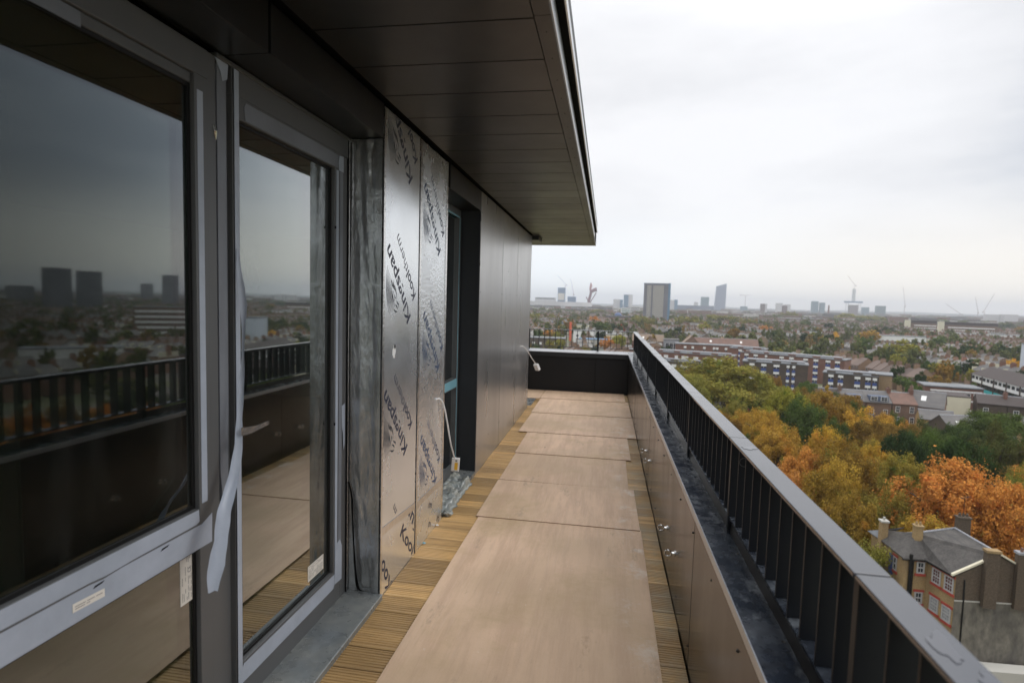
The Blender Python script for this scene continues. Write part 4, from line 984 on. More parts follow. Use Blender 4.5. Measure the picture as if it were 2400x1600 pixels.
def flats(c, ang, L_, W_, H, cols, st, label, m_, blue=True, group=None, sh=2.6):
    b_ = rect_building('flat_block', c, ang, L_, W_, H, m_, label, 'flats', group=group)
    MB().obox(c, ang, L_*.9, W_*.35, G+H+.36, G+H+1.0).build('roof_plant', M_LEAD, b_)
    for u, wd in cols[::2]:
        q = face_pt(c, ang, W_, u, -.3); MB().obox((q.x, q.y), ang, wd+1.0, .9, G, G+H+.9).build('bay_pier', m_, b_)
    for ki, (u, wd) in enumerate(cols):
        q = face_pt(c, ang, W_, u, .16 if ki % 2 == 0 else 0)
        for s in range(st):
            z = G+H-.7-sh*(s+1)+.35
            inst('window', wmesh('strip', wd, sh*.56 if blue else sh*.75), b_, (q.x, q.y, z+sh*.42 if blue else z), ang)
            if blue: inst('panel', wmesh('blue', wd, sh*.36), b_, (q.x, q.y, z+.03), ang)
    return b_
flats((62.2, 219.5), -.28, 21.5, 10, 10.6, [(-7.6, 1.7), (-3.6, 1.7), (.6, 1.9), (4.4, 1.0), (6.2, 1.0)], 4, 'dark brown flats with blue panels, nearest block behind the park trees', M_DBR)
flats((80.5, 258.5), -.60, 42, 10, 10.3, [(-18, 1.8), (-14, 1.8), (-9.5, 1), (-3, 1.8), (1, 1.8), (6.5, 1.8), (10.5, 1.8), (15, 1.8), (18.5, 1.8)], 4, 'red brown flats with white windows stepping down behind the nearest blue panelled block', M_RBR)
flats((69.5, 289), -.40, 16, 10, 10.5, [(-3, 1.6), (.5, 1.6), (4.5, 2.6)], 4, 'red brick flats with two window columns and balcony, in the back row', M_RBR)
flats((38, 250), -.33, 33, 9, 10.2, [(-14, 1.8), (-11, 1.8), (-6.5, 1.4), (-3, 2.8), (1.5, 2.0), (6, 1.6), (9, 1.6), (12, 1.6), (14.5, .9)], 3, 'long brown flats directly right of the handrail with square white windows', M_RBR, blue=False, sh=2.9)
flats((33, 238), -.33, 18, 7, 7.6, [(-4, 1.8), (0, 2.6), (5, 1.8)], 2, 'lower brown wing in front of the long flats by the handrail', M_DBR, blue=False, sh=2.9)
flats((82, 204), -.42, 15.5, 9, 9.3, [(-5.4, 1.5), (-2.6, 1.5), (2.2, 1.6), (5.2, 1.6), (7.0, 1.2)], 3, 'brown flats with blue panels behind the terraced house roofs', M_DBR)
b_ = rect_building('flat_block', (55.5, 320), -.1, 34, 9, 9.6, M_RBR, 'low red brick flats with slim window strips beyond the yellow tree', 'flats')
for u in (-12, -8, -2, 3, 4.6, 9): q = face_pt((55.5, 320), -.1, 9, u); inst('window', wmesh('strip', 1.3, 2.0), b_, (q.x, q.y, G+6.6), -.1)
b_ = rect_building('gable_block', (93, 208), -.42, 6.5, 10, 9.2, mat('buff_brick', (.36, .25, .14), .85), 'blank buff end wall beside the blue panelled flats', 'building')
# generic pitched house; ridge along ang
def pitched(name, c, ang, L_, W_, eave, ridge, wall, roof, label, cat='house', group=None, gable=True, chim=(), wins=(), wk=('sash', 1.0, 1.6), dorm=(), sky=(), z=G, verge=M_LEAD, cm=M_BR):
    b_ = thing(name, (c[0], c[1], z), label, cat, group); keep_out.append((c[0], c[1], max(L_, W_)*.5+3))
    d = Vector((math.cos(ang), math.sin(ang), 0)); n = Vector((-d.y, d.x, 0)); C = Vector((c[0], c[1], z))
    sec = [C-d*L_/2-n*W_/2, C-d*L_/2+n*W_/2, C-d*L_/2+n*W_/2+Vector((0, 0, eave)), C-d*L_/2+Vector((0, 0, ridge)), C-d*L_/2-n*W_/2+Vector((0, 0, eave))]
    MB().prism(sec, d*L_).build('wall', wall, b_)
    sl_ = Vector((0, 0, ridge-eave))/(W_/2)
    for s in (-1, 1):
        e0 = C-d*(L_/2+.1)+n*s*(W_/2+.3)+Vector((0, 0, eave))-sl_*.3; r0 = C-d*(L_/2+.1)+Vector((0, 0, ridge))
        u3 = Vector((0, 0, .14))
        MB().prism([e0, r0, r0+u3, e0+u3], d*(L_+.2)).build('roof_slope', roof, b_)
    MB().prism([C-d*(L_/2+.12)+Vector((0, 0, ridge+.10))-n*.12, C-d*(L_/2+.12)+Vector((0, 0, ridge+.10))+n*.12, C-d*(L_/2+.12)+Vector((0, 0, ridge+.26))], d*(L_+.24)).build('ridge_cap', verge, b_)
    for u, v in chim:
        q = C+d*u+n*v; k = MB().obox((q.x, q.y), ang, .75, 1.5, z+eave, z+ridge+1.1).build('chimney', cm, b_)
        pt = MB()
        for t_ in (-.45, 0, .45): pt.tube([(q.x+n.x*t_, q.y+n.y*t_, z+ridge+1.1), (q.x+n.x*t_, q.y+n.y*t_, z+ridge+1.5)], .13, 6)
        pt.build('chimney_pots', M_TILE, b_)
    nf = -n
    for u, zz in wins:
        q = C+d*u+nf*(W_/2); inst('window', wmesh(*wk), b_, (q.x, q.y, z+zz), ang)
    for u, w_ in dorm:
        q = C+d*u+nf*(W_*.36); zz = z+eave+.25
        MB().obox((q.x, q.y), ang, w_, W_*.26, zz, zz+1.35).build('dormer', mat('dormer_lead', (.10, .13, .20), .6), b_)
        for t_ in (-w_*.27, w_*.27):
            q2 = C+d*(u+t_)+nf*(W_*.49); inst('window', wmesh('sash', round(w_*.36, 1), 1.1), b_, (q2.x, q2.y, zz+.12), ang)
    for u in sky:
        q = C+d*u+nf*(W_*.25)+Vector((0, 0, (eave+ridge)/2+.16)); k = MB()
        a = d*.55; bb = (nf*(W_/2)+Vector((0, 0, eave-ridge))).normalized()*.9; up_ = Vector((0, 0, .07))
        k.prism([q-a-bb, q+a-bb, q+a+bb, q-a+bb], up_).build('skylight', M_WHT, b_)
    return b_
# terrace in front of the blue panelled flats
ta = -.10; u0 = Vector((71.0, 164.5))
for i, (dx, L_, wall, roof, lab, kw) in enumerate((
    (-10.5, 6, M_DBR, M_DTR, 'dark brick house at the left end of the short terrace', dict(wins=((-1.5, 3.4), (1.5, 3.4)))),
    (-4.6, 5.3, M_BR, M_SLATE, 'brown terraced house with a blue grey dormer, left of its twin', dict(dorm=((0, 3.6),), wins=((-1.2, 3.2), (1.5, 3.2)), chim=((-2.6, 0),))),
    (1.2, 5.8, M_BR, M_SLATE, 'brown terraced house with a wide dormer in the middle of the short terrace', dict(dorm=((0, 4.4),), wins=((-1.6, 3.2), (1.6, 3.2), (-1.6, .6)))),
    (7.2, 5.6, M_BR, M_TILE, 'terraced house with a red tiled roof and tall white windows', dict(wins=((-1.6, 4.3), (1.6, 4.3), (-1.6, 1.6), (1.7, 1.6)), chim=((2.6, 0), (-2.7, 0)), cm=M_RBR)))):
    pitched('terraced_house', (u0.x+dx*math.cos(ta), u0.y+dx*math.sin(ta)), ta, L_, 8.5, 6.6, 8.9, wall, roof, lab, group='short terrace behind the park', **kw)
pitched('slate_house', (84.5, 163), -.55, 8, 9, 6.3, 9.6, M_BR, M_SLATE, 'house with a big slate roof and one skylight', sky=(-.5,), wins=((-1.5, 3.5),), chim=((-3.5, 0),))
pitched('low_house', (81.2, 152.5), -.3, 7, 6, 4.6, 6.4, M_YBR, M_SLATE, 'low tan brick house with a dark hipped roof among the garden trees', wins=((-1.5, 2.2),))
pitched('long_roof_building', (76.5, 133.5), .15, 10, 9, 5.4, 8.6, M_DBR, M_SLATE, 'building with a long slate roof and two skylights at the edge of the park', cat='building', sky=(-2.2, 2.0))
b_ = thing('gable_house', (95.5, 172, G), 'brick house end painted cream, blank and square', 'house'); keep_out.append((94, 170, 9))
MB().obox((95.5, 172), -.3, 6.2, 9, G, G+7.9).build('wall', M_BR, b_); q = face_pt((95.5, 172), -.3, 9, 0, .03)
MB().obox((q.x-.0, q.y), -.3, 6.1, .06, G+.6, G+8.0).build('painted_panel', M_CRM, b_)
MB().obox((95.5, 172), -.3, 6.4, 9.2, G+8.002, G+8.25).build('roof', M_DTR, b_)
# three storey red brick flats with white bands
fb = rect_building('banded_flats', (103, 187.5), -.24, 14, 9, 8.6, M_RBR, 'three storey red brick flats with long white bands over the windows', 'flats')
for z in (7.4, 4.7, 2.0):
    q = face_pt((103, 187.5), -.24, 9, .5, .06); MB().obox((q.x, q.y), -.24, 12.5, .14, G+z, G+z+.45).build('white_band', M_WHT, fb)
    for u in (-4.8, -2.2, .6, 3.2, 5.6): q = face_pt((103, 187.5), -.24, 9, u); inst('window', wmesh('sash', 1.7, 1.4), fb, (q.x, q.y, G+z-1.65), -.24)
MB().obox((99, 181), -.24, 6, .3, G+1.2, G+2.8).build('pink_hoarding', mat('pink_board', (.7, .30, .32), .7), fb)
# dark terrace on the right
for i in range(5):
    pitched('dark_terraced_house', (102+i*6.0*math.cos(-.42), 167.5+i*6.0*math.sin(-.42)), -.42, 5.9, 9, 7.2, 9.0, M_DBR, M_DTR,
        'dark brick terraced house, %s' % ('next to the cream gable', 'with one sash window, second from the cream gable', 'third from the cream gable', 'fourth from the cream gable', 'beyond the right edge')[i],
        group='dark brick terrace at the right', wins=((-1.2, 4.6), (1.5, 2.0)), chim=((2.9, -1),), wk=('sash', 1.1, 1.5), cm=M_RBR)
pitched('low_extension', (106, 151), -.42, 12, 5, 4.2, 5.8, M_YBR, M_SLATE, 'low tan brick extension in front of the dark terrace', cat='building')
# deck access block on the right with turquoise balconies
c = Vector((117.5, 172)); ang = math.atan2(203.3-167.6, 117-109.8)+math.pi; L_, W_ = 66, 10
da = thing('balcony_block', (c.x, c.y, G), 'long white block with turquoise balcony panels and a dark pitched roof', 'flats'); keep_out.append((c.x, c.y, 38))
dd = Vector((math.cos(ang), math.sin(ang), 0)); nn = Vector((-dd.y, dd.x, 0))
if nn.x > 0: nn = -nn
C = Vector((c.x, c.y, G)); A = C-dd*L_/2
def slabp(o0, o1, z0, z1, nm, m_, l0=0, l1=1):
    p0 = C-dd*L_/2+dd*L_*l0; MB().prism([p0+nn*o0+Vector((0, 0, z0)), p0+nn*o1+Vector((0, 0, z0)), p0+nn*o1+Vector((0, 0, z1)), p0+nn*o0+Vector((0, 0, z1))], dd*L_*(l1-l0)).build(nm, m_, da)
slabp(-5, 3.4, 0, 11, 'wall', M_DBR)
slabp(3.42, 5.0, 8.6, 11.0, 'upper_storey', M_WHT); slabp(3.42, 5.0, 5.75, 6.0, 'balcony_floor', M_WHT); slabp(4.85, 5.0, 6.0, 7.1, 'balcony_panel', M_TURQ); slabp(3.42, 5.0, 2.8, 5.0, 'lower_storey', M_WHT)
MB().prism([A+nn*5.4+Vector((0, 0, 11.05)), A-nn*5.4+Vector((0, 0, 11.05)), A+Vector((0, 0, 13.6))], dd*L_).build('roof', M_DTR, da)
wm = MB().box(-.9, .9, -.05, .05, 0, .95).mesh('window', M_WIN); pmh = MB().box(-.12, .12, -.12, .12, 0, 11).mesh('post', M_DBR)
an = math.atan2(dd.y, dd.x)
for i in range(24):
    p0 = A+dd*(1.6+i*2.72)+nn*5.02
    inst('window', wm, da, (p0.x, p0.y, G+9.6), an)
    p1 = A+dd*(1.6+i*2.72)+nn*3.44; inst('window', wm, da, (p1.x, p1.y, G+7.2), an)
    if i % 3 == 0: p2 = A+dd*(.3+i*2.72)+nn*5.12; inst('post', pmh, da, (p2.x, p2.y, G), an)
b_ = rect_building('white_slab_block', (183.5, 274), -.1, 6, 12, 18, mat('bluish_white_render', (.62, .67, .74), .7), 'blank bluish white tower end at the right edge', 'flats')
# brown roofed maisonettes with cream stair towers
for c, L_, lab in (((450, 893), 44, 'brown roofed flats with a cream stair tower, farther of the pair at the right'), ((468, 826), 62, 'brown roofed flats with a cream stair tower, nearer of the pair at the right')):
    b_ = rect_building('maisonette_block', c, -.35, L_, 11, 15, M_BR, lab, 'flats', roof=M_DTR, rise=4)
    q = face_pt(c, -.35, 11, -L_/2+3, 1.5); MB().obox((q.x, q.y), -.35, 7, 5, G, G+19).build('stair_tower', M_CRM, b_)
    for z in (4, 7.5, 11): q = face_pt(c, -.35, 11, 4, .4); MB().obox((q.x, q.y), -.35, L_-14, .8, G+z, G+z+1.3).build('white_band', M_WHT, b_)
for c, L_, ang, H, lab in (((420, 700), 75, -.3, 8, 'long low white banded block in front of the brown roofed flats'), ((239, 507), 34, -.35, 10.5, 'low white school building with a flat roof'), ((205, 600), 30, -.2, 8, 'low brown and white building below the skyline sheds')):
    b_ = rect_building('low_white_block', c, ang, L_, 12, H, M_WHT, lab, 'building')
    for z in (2.6, 5.2): q = face_pt(c, ang, 12, 0, .1); MB().obox((q.x, q.y), ang, L_*.92, .2, G+z, G+z+1.2).build('window_band', M_WIN, b_)
# roofs right behind the handrail
pitched('brown_roof_house', (27.5, 378), -.05, 20, 12, 7, 11, M_RBR, mat('brown_tiles', (.22, .16, .11), .8), 'red brick house with a brown roof and two small skylights above the handrail', sky=(-3, 3), wins=((-5, 3), (5, 3)))
b_ = rect_building('bay_house', (41, 366), -.05, 9, 9, 9, M_LEAD, 'house with a tall white glazed bay between two brown roofs', 'house', roof=M_SLATE)
for u in (-2.4, 0, 2.4): q = face_pt((41, 366), -.05, 9, u); inst('window', wmesh('sash', 2.2, 4.5), b_, (q.x, q.y, G+2.5), -.05)
pitched('gabled_house', (52.5, 362), math.pi/2-.05, 12, 10, 7.5, 12, M_BR, mat('tan_tiles', (.28, .20, .14), .8), 'house end with a small white arched window in its gable')
pitched('long_brown_roof', (75, 372), -.08, 38, 12, 6.5, 10.5, M_BR, M_TILE, 'long pinkish brown roof stretching behind the yellow tree', cat='building', sky=(-9, 9))
# red brick hall with blue dome
hb_ = rect_building('domed_hall', (18, 900), 0, 38, 22, 9, M_RBR, 'red brick hall with a blue dome beyond the railing corner', 'hall', roof=M_SLATE, rise=3)
bm = bmesh.new(); bmesh.ops.create_uvsphere(bm, u_segments=20, v_segments=10, radius=6); [setattr(v, 'co', v.co+Vector((18, 900, G+11))) for v in bm.verts]
me2 = bpy.data.meshes.new('dome'); bm.to_mesh(me2); bm.free(); me2.materials.append(mat('blue_dome_lead', (.05, .10, .22), .5)); obj('dome', me2, hb_)
# beyond the end railing
os_ = MB().obox((-28, 449), 0, 1.8, 1.2, G, G+15).build('orange_column', mat('orange_board', (.75, .14, .06), .5)); tag(os_, 'tall orange vertical column seen through the end railing', 'sign')
for c, ang, L_, W_, H, m_, lab in (((-12, 440), .05, 26, 10, 9, M_WHT, 'low white building right of the orange column'), ((-4, 372), .02, 26, 9, 7, M_GWH, 'pale workshop with a blue edge behind the railing bars'), ((-36, 352), .03, 22, 12, 8, M_DBR, 'dark weathered building behind the left railing bars'),
        ((3, 420), 0, 16, 9, 8, M_CRM, 'cream building above the middle railing post'), ((15, 318), -.1, 18, 8, 5.5, M_RBR, 'low brick flats with two white windows behind the railing corner'), ((-44, 620), .2, 30, 10, 9, mat('teal_cladding', (.10, .16, .22), .5), 'dark blue grey building left above the end railing'), ((-30, 560), -.1, 26, 10, 9, M_CRM, 'cream terrace above the end railing')):
    b_ = rect_building('low_building', c, ang, L_, W_, H, m_, lab, 'building', roof=M_FELT if m_ is not M_GWH else mat('blue_roof', (.10, .22, .38), .5))
    for u in np.linspace(-L_*.38, L_*.38, 5): q = face_pt(c, ang, W_, u); inst('window', wmesh('white' if m_ in (M_DBR, M_RBR) else 'dark', 1.6, 1.5), b_, (q.x, q.y, G+H*.5), ang)
# white office and towers
b_ = rect_building('office_block', (72, 1480), 0, 24, 20, 25, M_WHT, 'white office block with dark window stripes left of the tall tower', 'office')
for k in range(5): MB().obox((72, 1469.8), 0, 22, .5, G+3+k*4.4, G+5+k*4.4).build('window_band', M_WIN, b_)
b_ = rect_building('office_block', (48, 1478), 0, 22, 20, 21, M_WHT, 'lower white office wing with green window stripes', 'office')
for k in range(4): MB().obox((48, 1467.8), 0, 20, .5, G+3+k*4.4, G+5+k*4.4).build('window_band', mat('green_glazing', (.10, .20, .16), .3), b_)

def tower(name, c, w_, dep, H, m_, label, ang=0, cat='tower block', cap=None, bands=0, bm_=None):
    b_ = thing(name, (c[0], c[1], G), label, cat); keep_out.append((c[0], c[1], w_))
    MB().obox(c, ang, w_, dep, G, G+H).build('wall', m_, b_)
    if cap: MB().obox(c, ang, w_*1.02, dep*1.02, G+H+.01, G+H+2.2).build('roof', cap, b_)
    for k in range(bands):
        q = face_pt(c, ang, dep, 0, .2); z = G+H*(k+.5)/bands; MB().obox((q.x, q.y), ang, w_*.92, .4, z, z+H/bands*.4).build('window_band', bm_ or M_WIN, b_)
    return b_
T_GR = mat('tower_grey', (.17, .17, .19), .7, scale=.05); T_CRM = mat('tower_cream', (.74, .70, .60), .7); T_BLU = mat('tower_blue', (.10, .22, .34), .5); T_TEAL = mat('tower_teal', (.13, .22, .26), .4)
T_WH = mat('tower_white', (.62, .62, .62), .7); T_BRN = mat('tower_brown', (.14, .09, .08), .7)
# the big one
bt = thing('tower_block', (89, 1048, G), 'tallest concrete tower block with cream window grid and a blue flank', 'tower block'); keep_out.append((89, 1048, 40))
MB().obox((87, 1048), -.09, 42.5, 18, G, G+67).build('wall', T_GR, bt); MB().obox((87, 1048), -.09, 43.5, 19, G+67.01, G+69.5).build('roof', mat('tower_cap', (.12, .14, .18), .7), bt)
MB().obox((110, 1046), -.09, 4.2, 17, G, G+69.8).build('blue_flank', T_BLU, bt)
sp = MB()
for k in range(22):
    for (u0_, u1_) in ((-15.5, -8.3), (-5, 13.5)):
        n_ = 2 if u1_ < 0 else 5; wd = (u1_-u0_)/n_
        for j in range(n_):
            q = face_pt((87, 1048), -.09, 18, u0_+wd*(j+.5), .35); sp.obox((q.x, q.y), -.09, wd*.84, .7, G+1.5+k*2.95, G+1.5+k*2.95+2.0)
sp.build('cream_spandrel', T_CRM, bt, kind='stuff')
sp = MB()
for k in range(22):
    for (u0_, u1_) in ((-15.5, -8.3), (-5, 13.5)):
        n_ = 2 if u1_ < 0 else 5; wd = (u1_-u0_)/n_
        for j in range(n_): q = face_pt((87, 1048), -.09, 18, u0_+wd*(j+.5), .75); sp.obox((q.x, q.y), -.09, wd*.34, .1, G+2.3+k*2.95, G+3.4+k*2.95)
sp.build('window', M_WIN, bt, kind='stuff')
# skyline
b_ = tower('tower_under_construction', (-240, 2990), 38, 38, 108, mat('blue_wrap', (.07, .16, .30), .6), 'tower being built, wrapped in blue, left of its shorter twin'); MB().obox((-240, 2990), 0, 34, 39.5, G+42, G+78).build('pale_storeys', T_CRM, b_)
tower('tower_under_construction', (-179, 2894), 41, 38, 61, MATS['blue_wrap'], 'shorter blue wrapped tower being built, behind the stadium')
tower('white_block', (-325, 2982), 110, 30, 54, T_WH, 'long pale apartment range above the left of the stadium', bands=3)
ot = thing('observation_tower', (-77, 2599, G), 'dark red lattice observation tower beside the stadium', 'tower')
M_OT = mat('dark_red_steel', (.18, .05, .07), .6)
MB().tube([(-77, 2599, G), (-83, 2599, G+40), (-74, 2599, G+80), (-77, 2599, G+92)], [9, 7, 6, 5], 10).build('mast', M_OT, ot)
MB().tube([(-72, 2599, G+84), (-58, 2599, G+92), (-48, 2599, G+94)], [7, 8, 9], 12).build('viewing_deck', M_OT, ot)
MB().tube([(-95, 2599, G+58), (-62, 2599, G)], [2.5, 2.5], 6).build('leg', M_OT, ot); MB().tube([(-50, 2599, G+80), (-95, 2599, G)], [2, 2.5], 6).build('leg', M_OT, ot); MB().tube([(-78, 2599, G+92), (-75, 2599, G+112), (-76, 2599, G+124)], [5, 6, 2], 8).build('crown_frame', mat('pale_red_steel', (.45, .22, .22), .6), ot)
st = thing('stadium', (-230, 2292, G), 'wide low stadium with a white roof band', 'stadium')
def oval(a, b_, z0, z1, m_, nm):
    nseg = 48; m2 = MB(); m2.prism([(-230+a*math.cos(2*math.pi*i/nseg), 2292+b_*math.sin(2*math.pi*i/nseg), z0) for i in range(nseg)], (0, 0, z1-z0)); m2.build(nm, m_, st)
oval(150, 120, G, G+16, T_TEAL, 'stand'); oval(170, 135, G+16.1, G+33, T_WH, 'roof_ring')
for a, d, w_, H, m_, lab, bands in ((-5.6, 1900, 50, 14, T_TEAL, 'glazed low block in front of the stadium', 2), (-4.6, 1850, 24, 16, T_WH, 'white slab in front of the stadium', 0), (-3.85, 1880, 18, 17, M_RBR, 'red brick block in front of the stadium', 0), (-3.0, 1900, 42, 12, T_TEAL, 'glazed shed right of the red block', 0)):
    tower('low_block', P(a, d), w_, 20, H, m_, lab, cat='building', bands=bands)
tower('tower_block', (42, 2500), 30, 24, 51, T_WH, 'pale square block left of the rounded tower'); tower('tower_block', (62, 2490), 12, 20, 49, T_BLU, 'blue grey slab attached to the pale square block')
b_ = thing('round_tower', (94, 2598, G), 'rounded pale tower behind the white offices', 'tower block'); MB().tube([(94, 2598, G), (94, 2598, G+74)], 20, 20).build('wall', T_WH, b_); MB().obox((84, 2580), .2, 18, 12, G, G+72).build('glazed_side', T_BLU, b_)
tower('tower_block', (286, 2583), 18, 20, 54, T_WH, 'white tower right of the tall concrete one'); tower('tower_block', (302, 2580), 13, 20, 56, T_BLU, 'blue grey tower half joined to the white one')
tower('tower_block', (520, 3458), 22, 20, 54, T_WH, 'small pale tower left of the teal tower'); tower('tower_block', (536, 3256), 40, 30, 82, T_TEAL, 'teal tower left of the tallest glass tower')
tower('slab_block', (442, 2967), 180, 30, 33, mat('slab_blue_grey', (.12, .15, .22), .7), 'long blue grey slab at the foot of the teal tower')
b_ = thing('glass_tower', (631, 3341, G), 'tall tapering glass tower with slanted top', 'tower block'); c_x = 631; c_y = 3341
m2 = MB(); bs = [(-30, -16), (28, -24), (30, 16), (-28, 18)]; ts = [(-22, -16, 146), (29, -24, 160), (30, 16, 160), (-20, 18, 146)]
m2.v = [(c_x+a, c_y+b2, G) for a, b2 in bs]+[(c_x+a, c_y+b2, G+z) for a, b2, z in ts]; m2.f = [[3, 2, 1, 0], [4, 5, 6, 7], [0, 1, 5, 4], [1, 2, 6, 5], [2, 3, 7, 6], [3, 0, 4, 7]]; m2.mi = [0]*6
m2.build('wall', mat('pale_glass', (.22, .27, .36), .4), b_)
for c, w_, H, m_, lab in (((735, 3217), 34, 36, T_TEAL, 'low teal block under the distant T shaped crane'), ((700, 2710), 16, 49, T_BRN, 'dark brown tower with a pale neighbour'), ((712, 2716), 14, 50, T_WH, 'pale tower beside the dark brown one'), ((766, 2693), 26, 54, T_WH, 'white tower left of a brown shaft'),
        ((825, 2780), 25, 50, T_WH, 'white tower right of a brown shaft'), ((703, 2399), 15, 42, T_BRN, 'brown shaft between two white towers'), ((1060, 3120), 30, 72, T_TEAL, 'teal tower left of the thin chimney, taller half'), ((1092, 3110), 22, 66, T_TEAL, 'teal tower left of the thin chimney, lower half'),
        ((1347, 3231), 31, 49, T_TEAL, 'teal block right of the tower under construction'), ((1368, 3113), 42, 57, mat('tower_dark_green', (.08, .14, .14), .6), 'dark green block right of the crane topped core'),
        ((979, 1628), 28, 30, T_WH, 'white slab with red stripe, left of the pair at the far right'), ((1007, 1611), 30, 31, T_WH, 'white slab block, right of the pair at the far right')):
    tower('tower_block', c, w_, 20, H, m_, lab)
MB().tube([(748, 2069, G), (748, 2069, G+46)], [3.2, 2.2], 10).build('chimney_stack', M_RBR, label='thin brick factory chimney between the teal towers', cat='chimney')
b_ = tower('tower_under_construction', (1332, 3345), 40, 30, 60, T_BRN, 'tower under construction with wide blue deck and tall concrete core'); MB().obox((1332, 3345), 0, 82, 34, G+72, G+80).build('blue_deck', MATS['blue_wrap'], b_); MB().obox((1332, 3345), 0, 13, 14, G+80.1, G+148).build('core', T_WH, b_)
for dx in (-36, -24, 28, 38): MB().obox((1332+dx, 3345), 0, 2, 2, G, G+72).build('column', T_WH, b_)
def crane(x, y, z0, H, jib, el, az, lab, th=1.1, back=.2):
    t = thing('tower_crane', (x, y, z0), lab, 'crane'); M_CR = mat('crane_steel', (.42, .34, .32), .6)
    MB().tube([(x, y, z0), (x, y, z0+H)], th, 4).build('mast', M_CR, t)
    dx, dz = math.cos(R(el))*az, math.sin(R(el))
    MB().tube([(x-dx*jib*back, y, z0+H-dz*jib*back*.3), (x+dx*jib, y, z0+H+dz*jib)], [th, th*.6], 4).build('jib', M_CR, t)
    MB().box(x-dx*jib*back-2, x-dx*jib*back+2, y-2, y+2, z0+H-3, z0+H+1).build('counterweight', M_CR, t)
crane(-222, 2990, G+108.1, 14, 70, 50, -1, 'luffing crane on top of the taller blue wrapped tower'); crane(-172, 2894, G+61.1, 12, 80, 78, -1, 'luffing crane on the shorter blue wrapped tower')
crane(760, 3300, G, 98, 32, 0, 1, 'distant T shaped crane right of the glass tower', back=.9)
crane(1332, 3345, G+148.1, 18, 66, 55, -1, 'crane perched on the tall concrete core'); crane(1520, 3200, G, 60, 100, 82, -1, 'thin single crane standing in the middle of the right skyline')
crane(1610, 2900, G, 26, 75, 38, -1, 'luffing crane reaching left, near the right skyline'); crane(1665, 2820, G, 40, 90, 68, 1, 'luffing crane reaching up right, near the right skyline'); crane(1650, 2840, G, 36, 70, 78, -1, 'thin crane between the two luffing cranes')
# seen mirrored in the window: blocks further right
for c, w_, H, m_, lab in (((673, 595), 29, 56, T_GR, 'grey tower block mirrored in the window, left one'), ((690, 655), 28, 55, T_GR, 'grey tower block mirrored in the window, right one'), ((1082, 1176), 26, 48, T_GR, 'small far tower block mirrored in the window'), ((784, 907), 26, 60, T_GR, 'single tower block mirrored near the edge of the window'), ((980, 800), 36, 34, T_GR, 'low broad block mirrored left of the two towers')):
    b_ = tower('tower_block', c, w_, w_*.6, H, m_, lab, ang=math.atan2(-c[0], c[1])); q = None
c = (259, 303); ang = -.7
b_ = rect_building('striped_flats', c, ang, 40, 12, 21, M_BR, 'flats with white balcony stripes mirrored in the window and door', 'flats')
for k in range(6): q = face_pt(c, ang, 12, 0, .5); MB().obox((q.x, q.y), ang, 38, 1.0, G+2+k*3.2, G+3.3+k*3.2).build('balcony', M_WHT, b_)
rect_building('low_building', (190, 175), -.8, 30, 10, 9, M_WHT, 'low white building mirrored low in the window', 'building')

# ================================================================== STREETS OF TERRACED HOUSES
def house_mesh(v, detail=True):
    r_ = random.Random(v); m_ = MB(); w_, d, e_, ri = 5.4, 8.2, r_.choice([5.6, 6.0, 6.4]), r_.choice([8.2, 8.8])
    m_.m = 0; m_.prism([(-w_/2, -d/2, 0), (-w_/2, d/2, 0), (-w_/2, d/2, e_), (-w_/2, 0, ri), (-w_/2, -d/2, e_)], (w_, 0, 0))
    m_.m = 1
    for s in (-1, 1): m_.prism([(-w_/2, s*(d/2+.3), e_-.15), (-w_/2, 0, ri), (-w_/2, 0, ri+.15), (-w_/2, s*(d/2+.3), e_)], (w_, 0, 0))
    m_.m = 2
    if v % 3 != 1: m_.box(w_/2-.14, w_/2+.14, -d/2, d/2, e_-.4, ri-.9)
    m_.box(-w_/2, w_/2, -d/2-.34, -d/2-.16, e_-.3, e_+.02)
    m_.m = 0; m_.box(w_/2-.5, w_/2+.5, -.9, .9, e_, ri+1.3)
    m_.m = 3; m_.box(w_/2-.2, w_/2+.2, -.7, .7, ri+1.31, ri+1.7)
    m_.m = 0; m_.box(-w_/2, .2, d/2, d/2+4.5, 0, e_-1.6); m_.m = 1; m_.prism([(-w_/2, d/2, e_-1.6), (.2, d/2, e_-1.6), (-w_/2, d/2, e_-.5)], (0, 4.5, 0))
    m_.m = 0; m_.box(-w_/2, .2, -d/2-.5*(v % 2)-3.6, -d/2-.02, 0, e_-1.9)
    m_.m = 1; m_.prism([(-w_/2, -d/2-.02, e_-1.9), (.2, -d/2-.02, e_-1.9), (-w_/2, -d/2-.02, e_-1.0)], (0, -3.6, 0))
    if detail:
        for x in (-1.3, 1.5):
            for z in (1.0, 3.7):
                for s in (-1, 1):
                    if s < 0 and x < 0 and z < 3: continue
                    m_.m = 2; y_ = s*(d/2+.02); m_.box(x-.55, x+.55, min(y_, y_+s*.06), max(y_, y_+s*.06), z, z+1.5)
                    m_.m = 4; y_ = s*(d/2+.09); m_.box(x-.42, x+.42, min(y_, y_+s*.02), max(y_, y_+s*.02), z+.12, z+1.38)
        if v % 2: m_.m = 2; m_.box(-1.2, 1.0, -d/2+.7, -d/2+2.2, e_+.3, e_+1.7)
    return m_
def hbrick(name, a, b_): return mat(name, a, .85, col2=b_, scale=.06, rnd=.35)
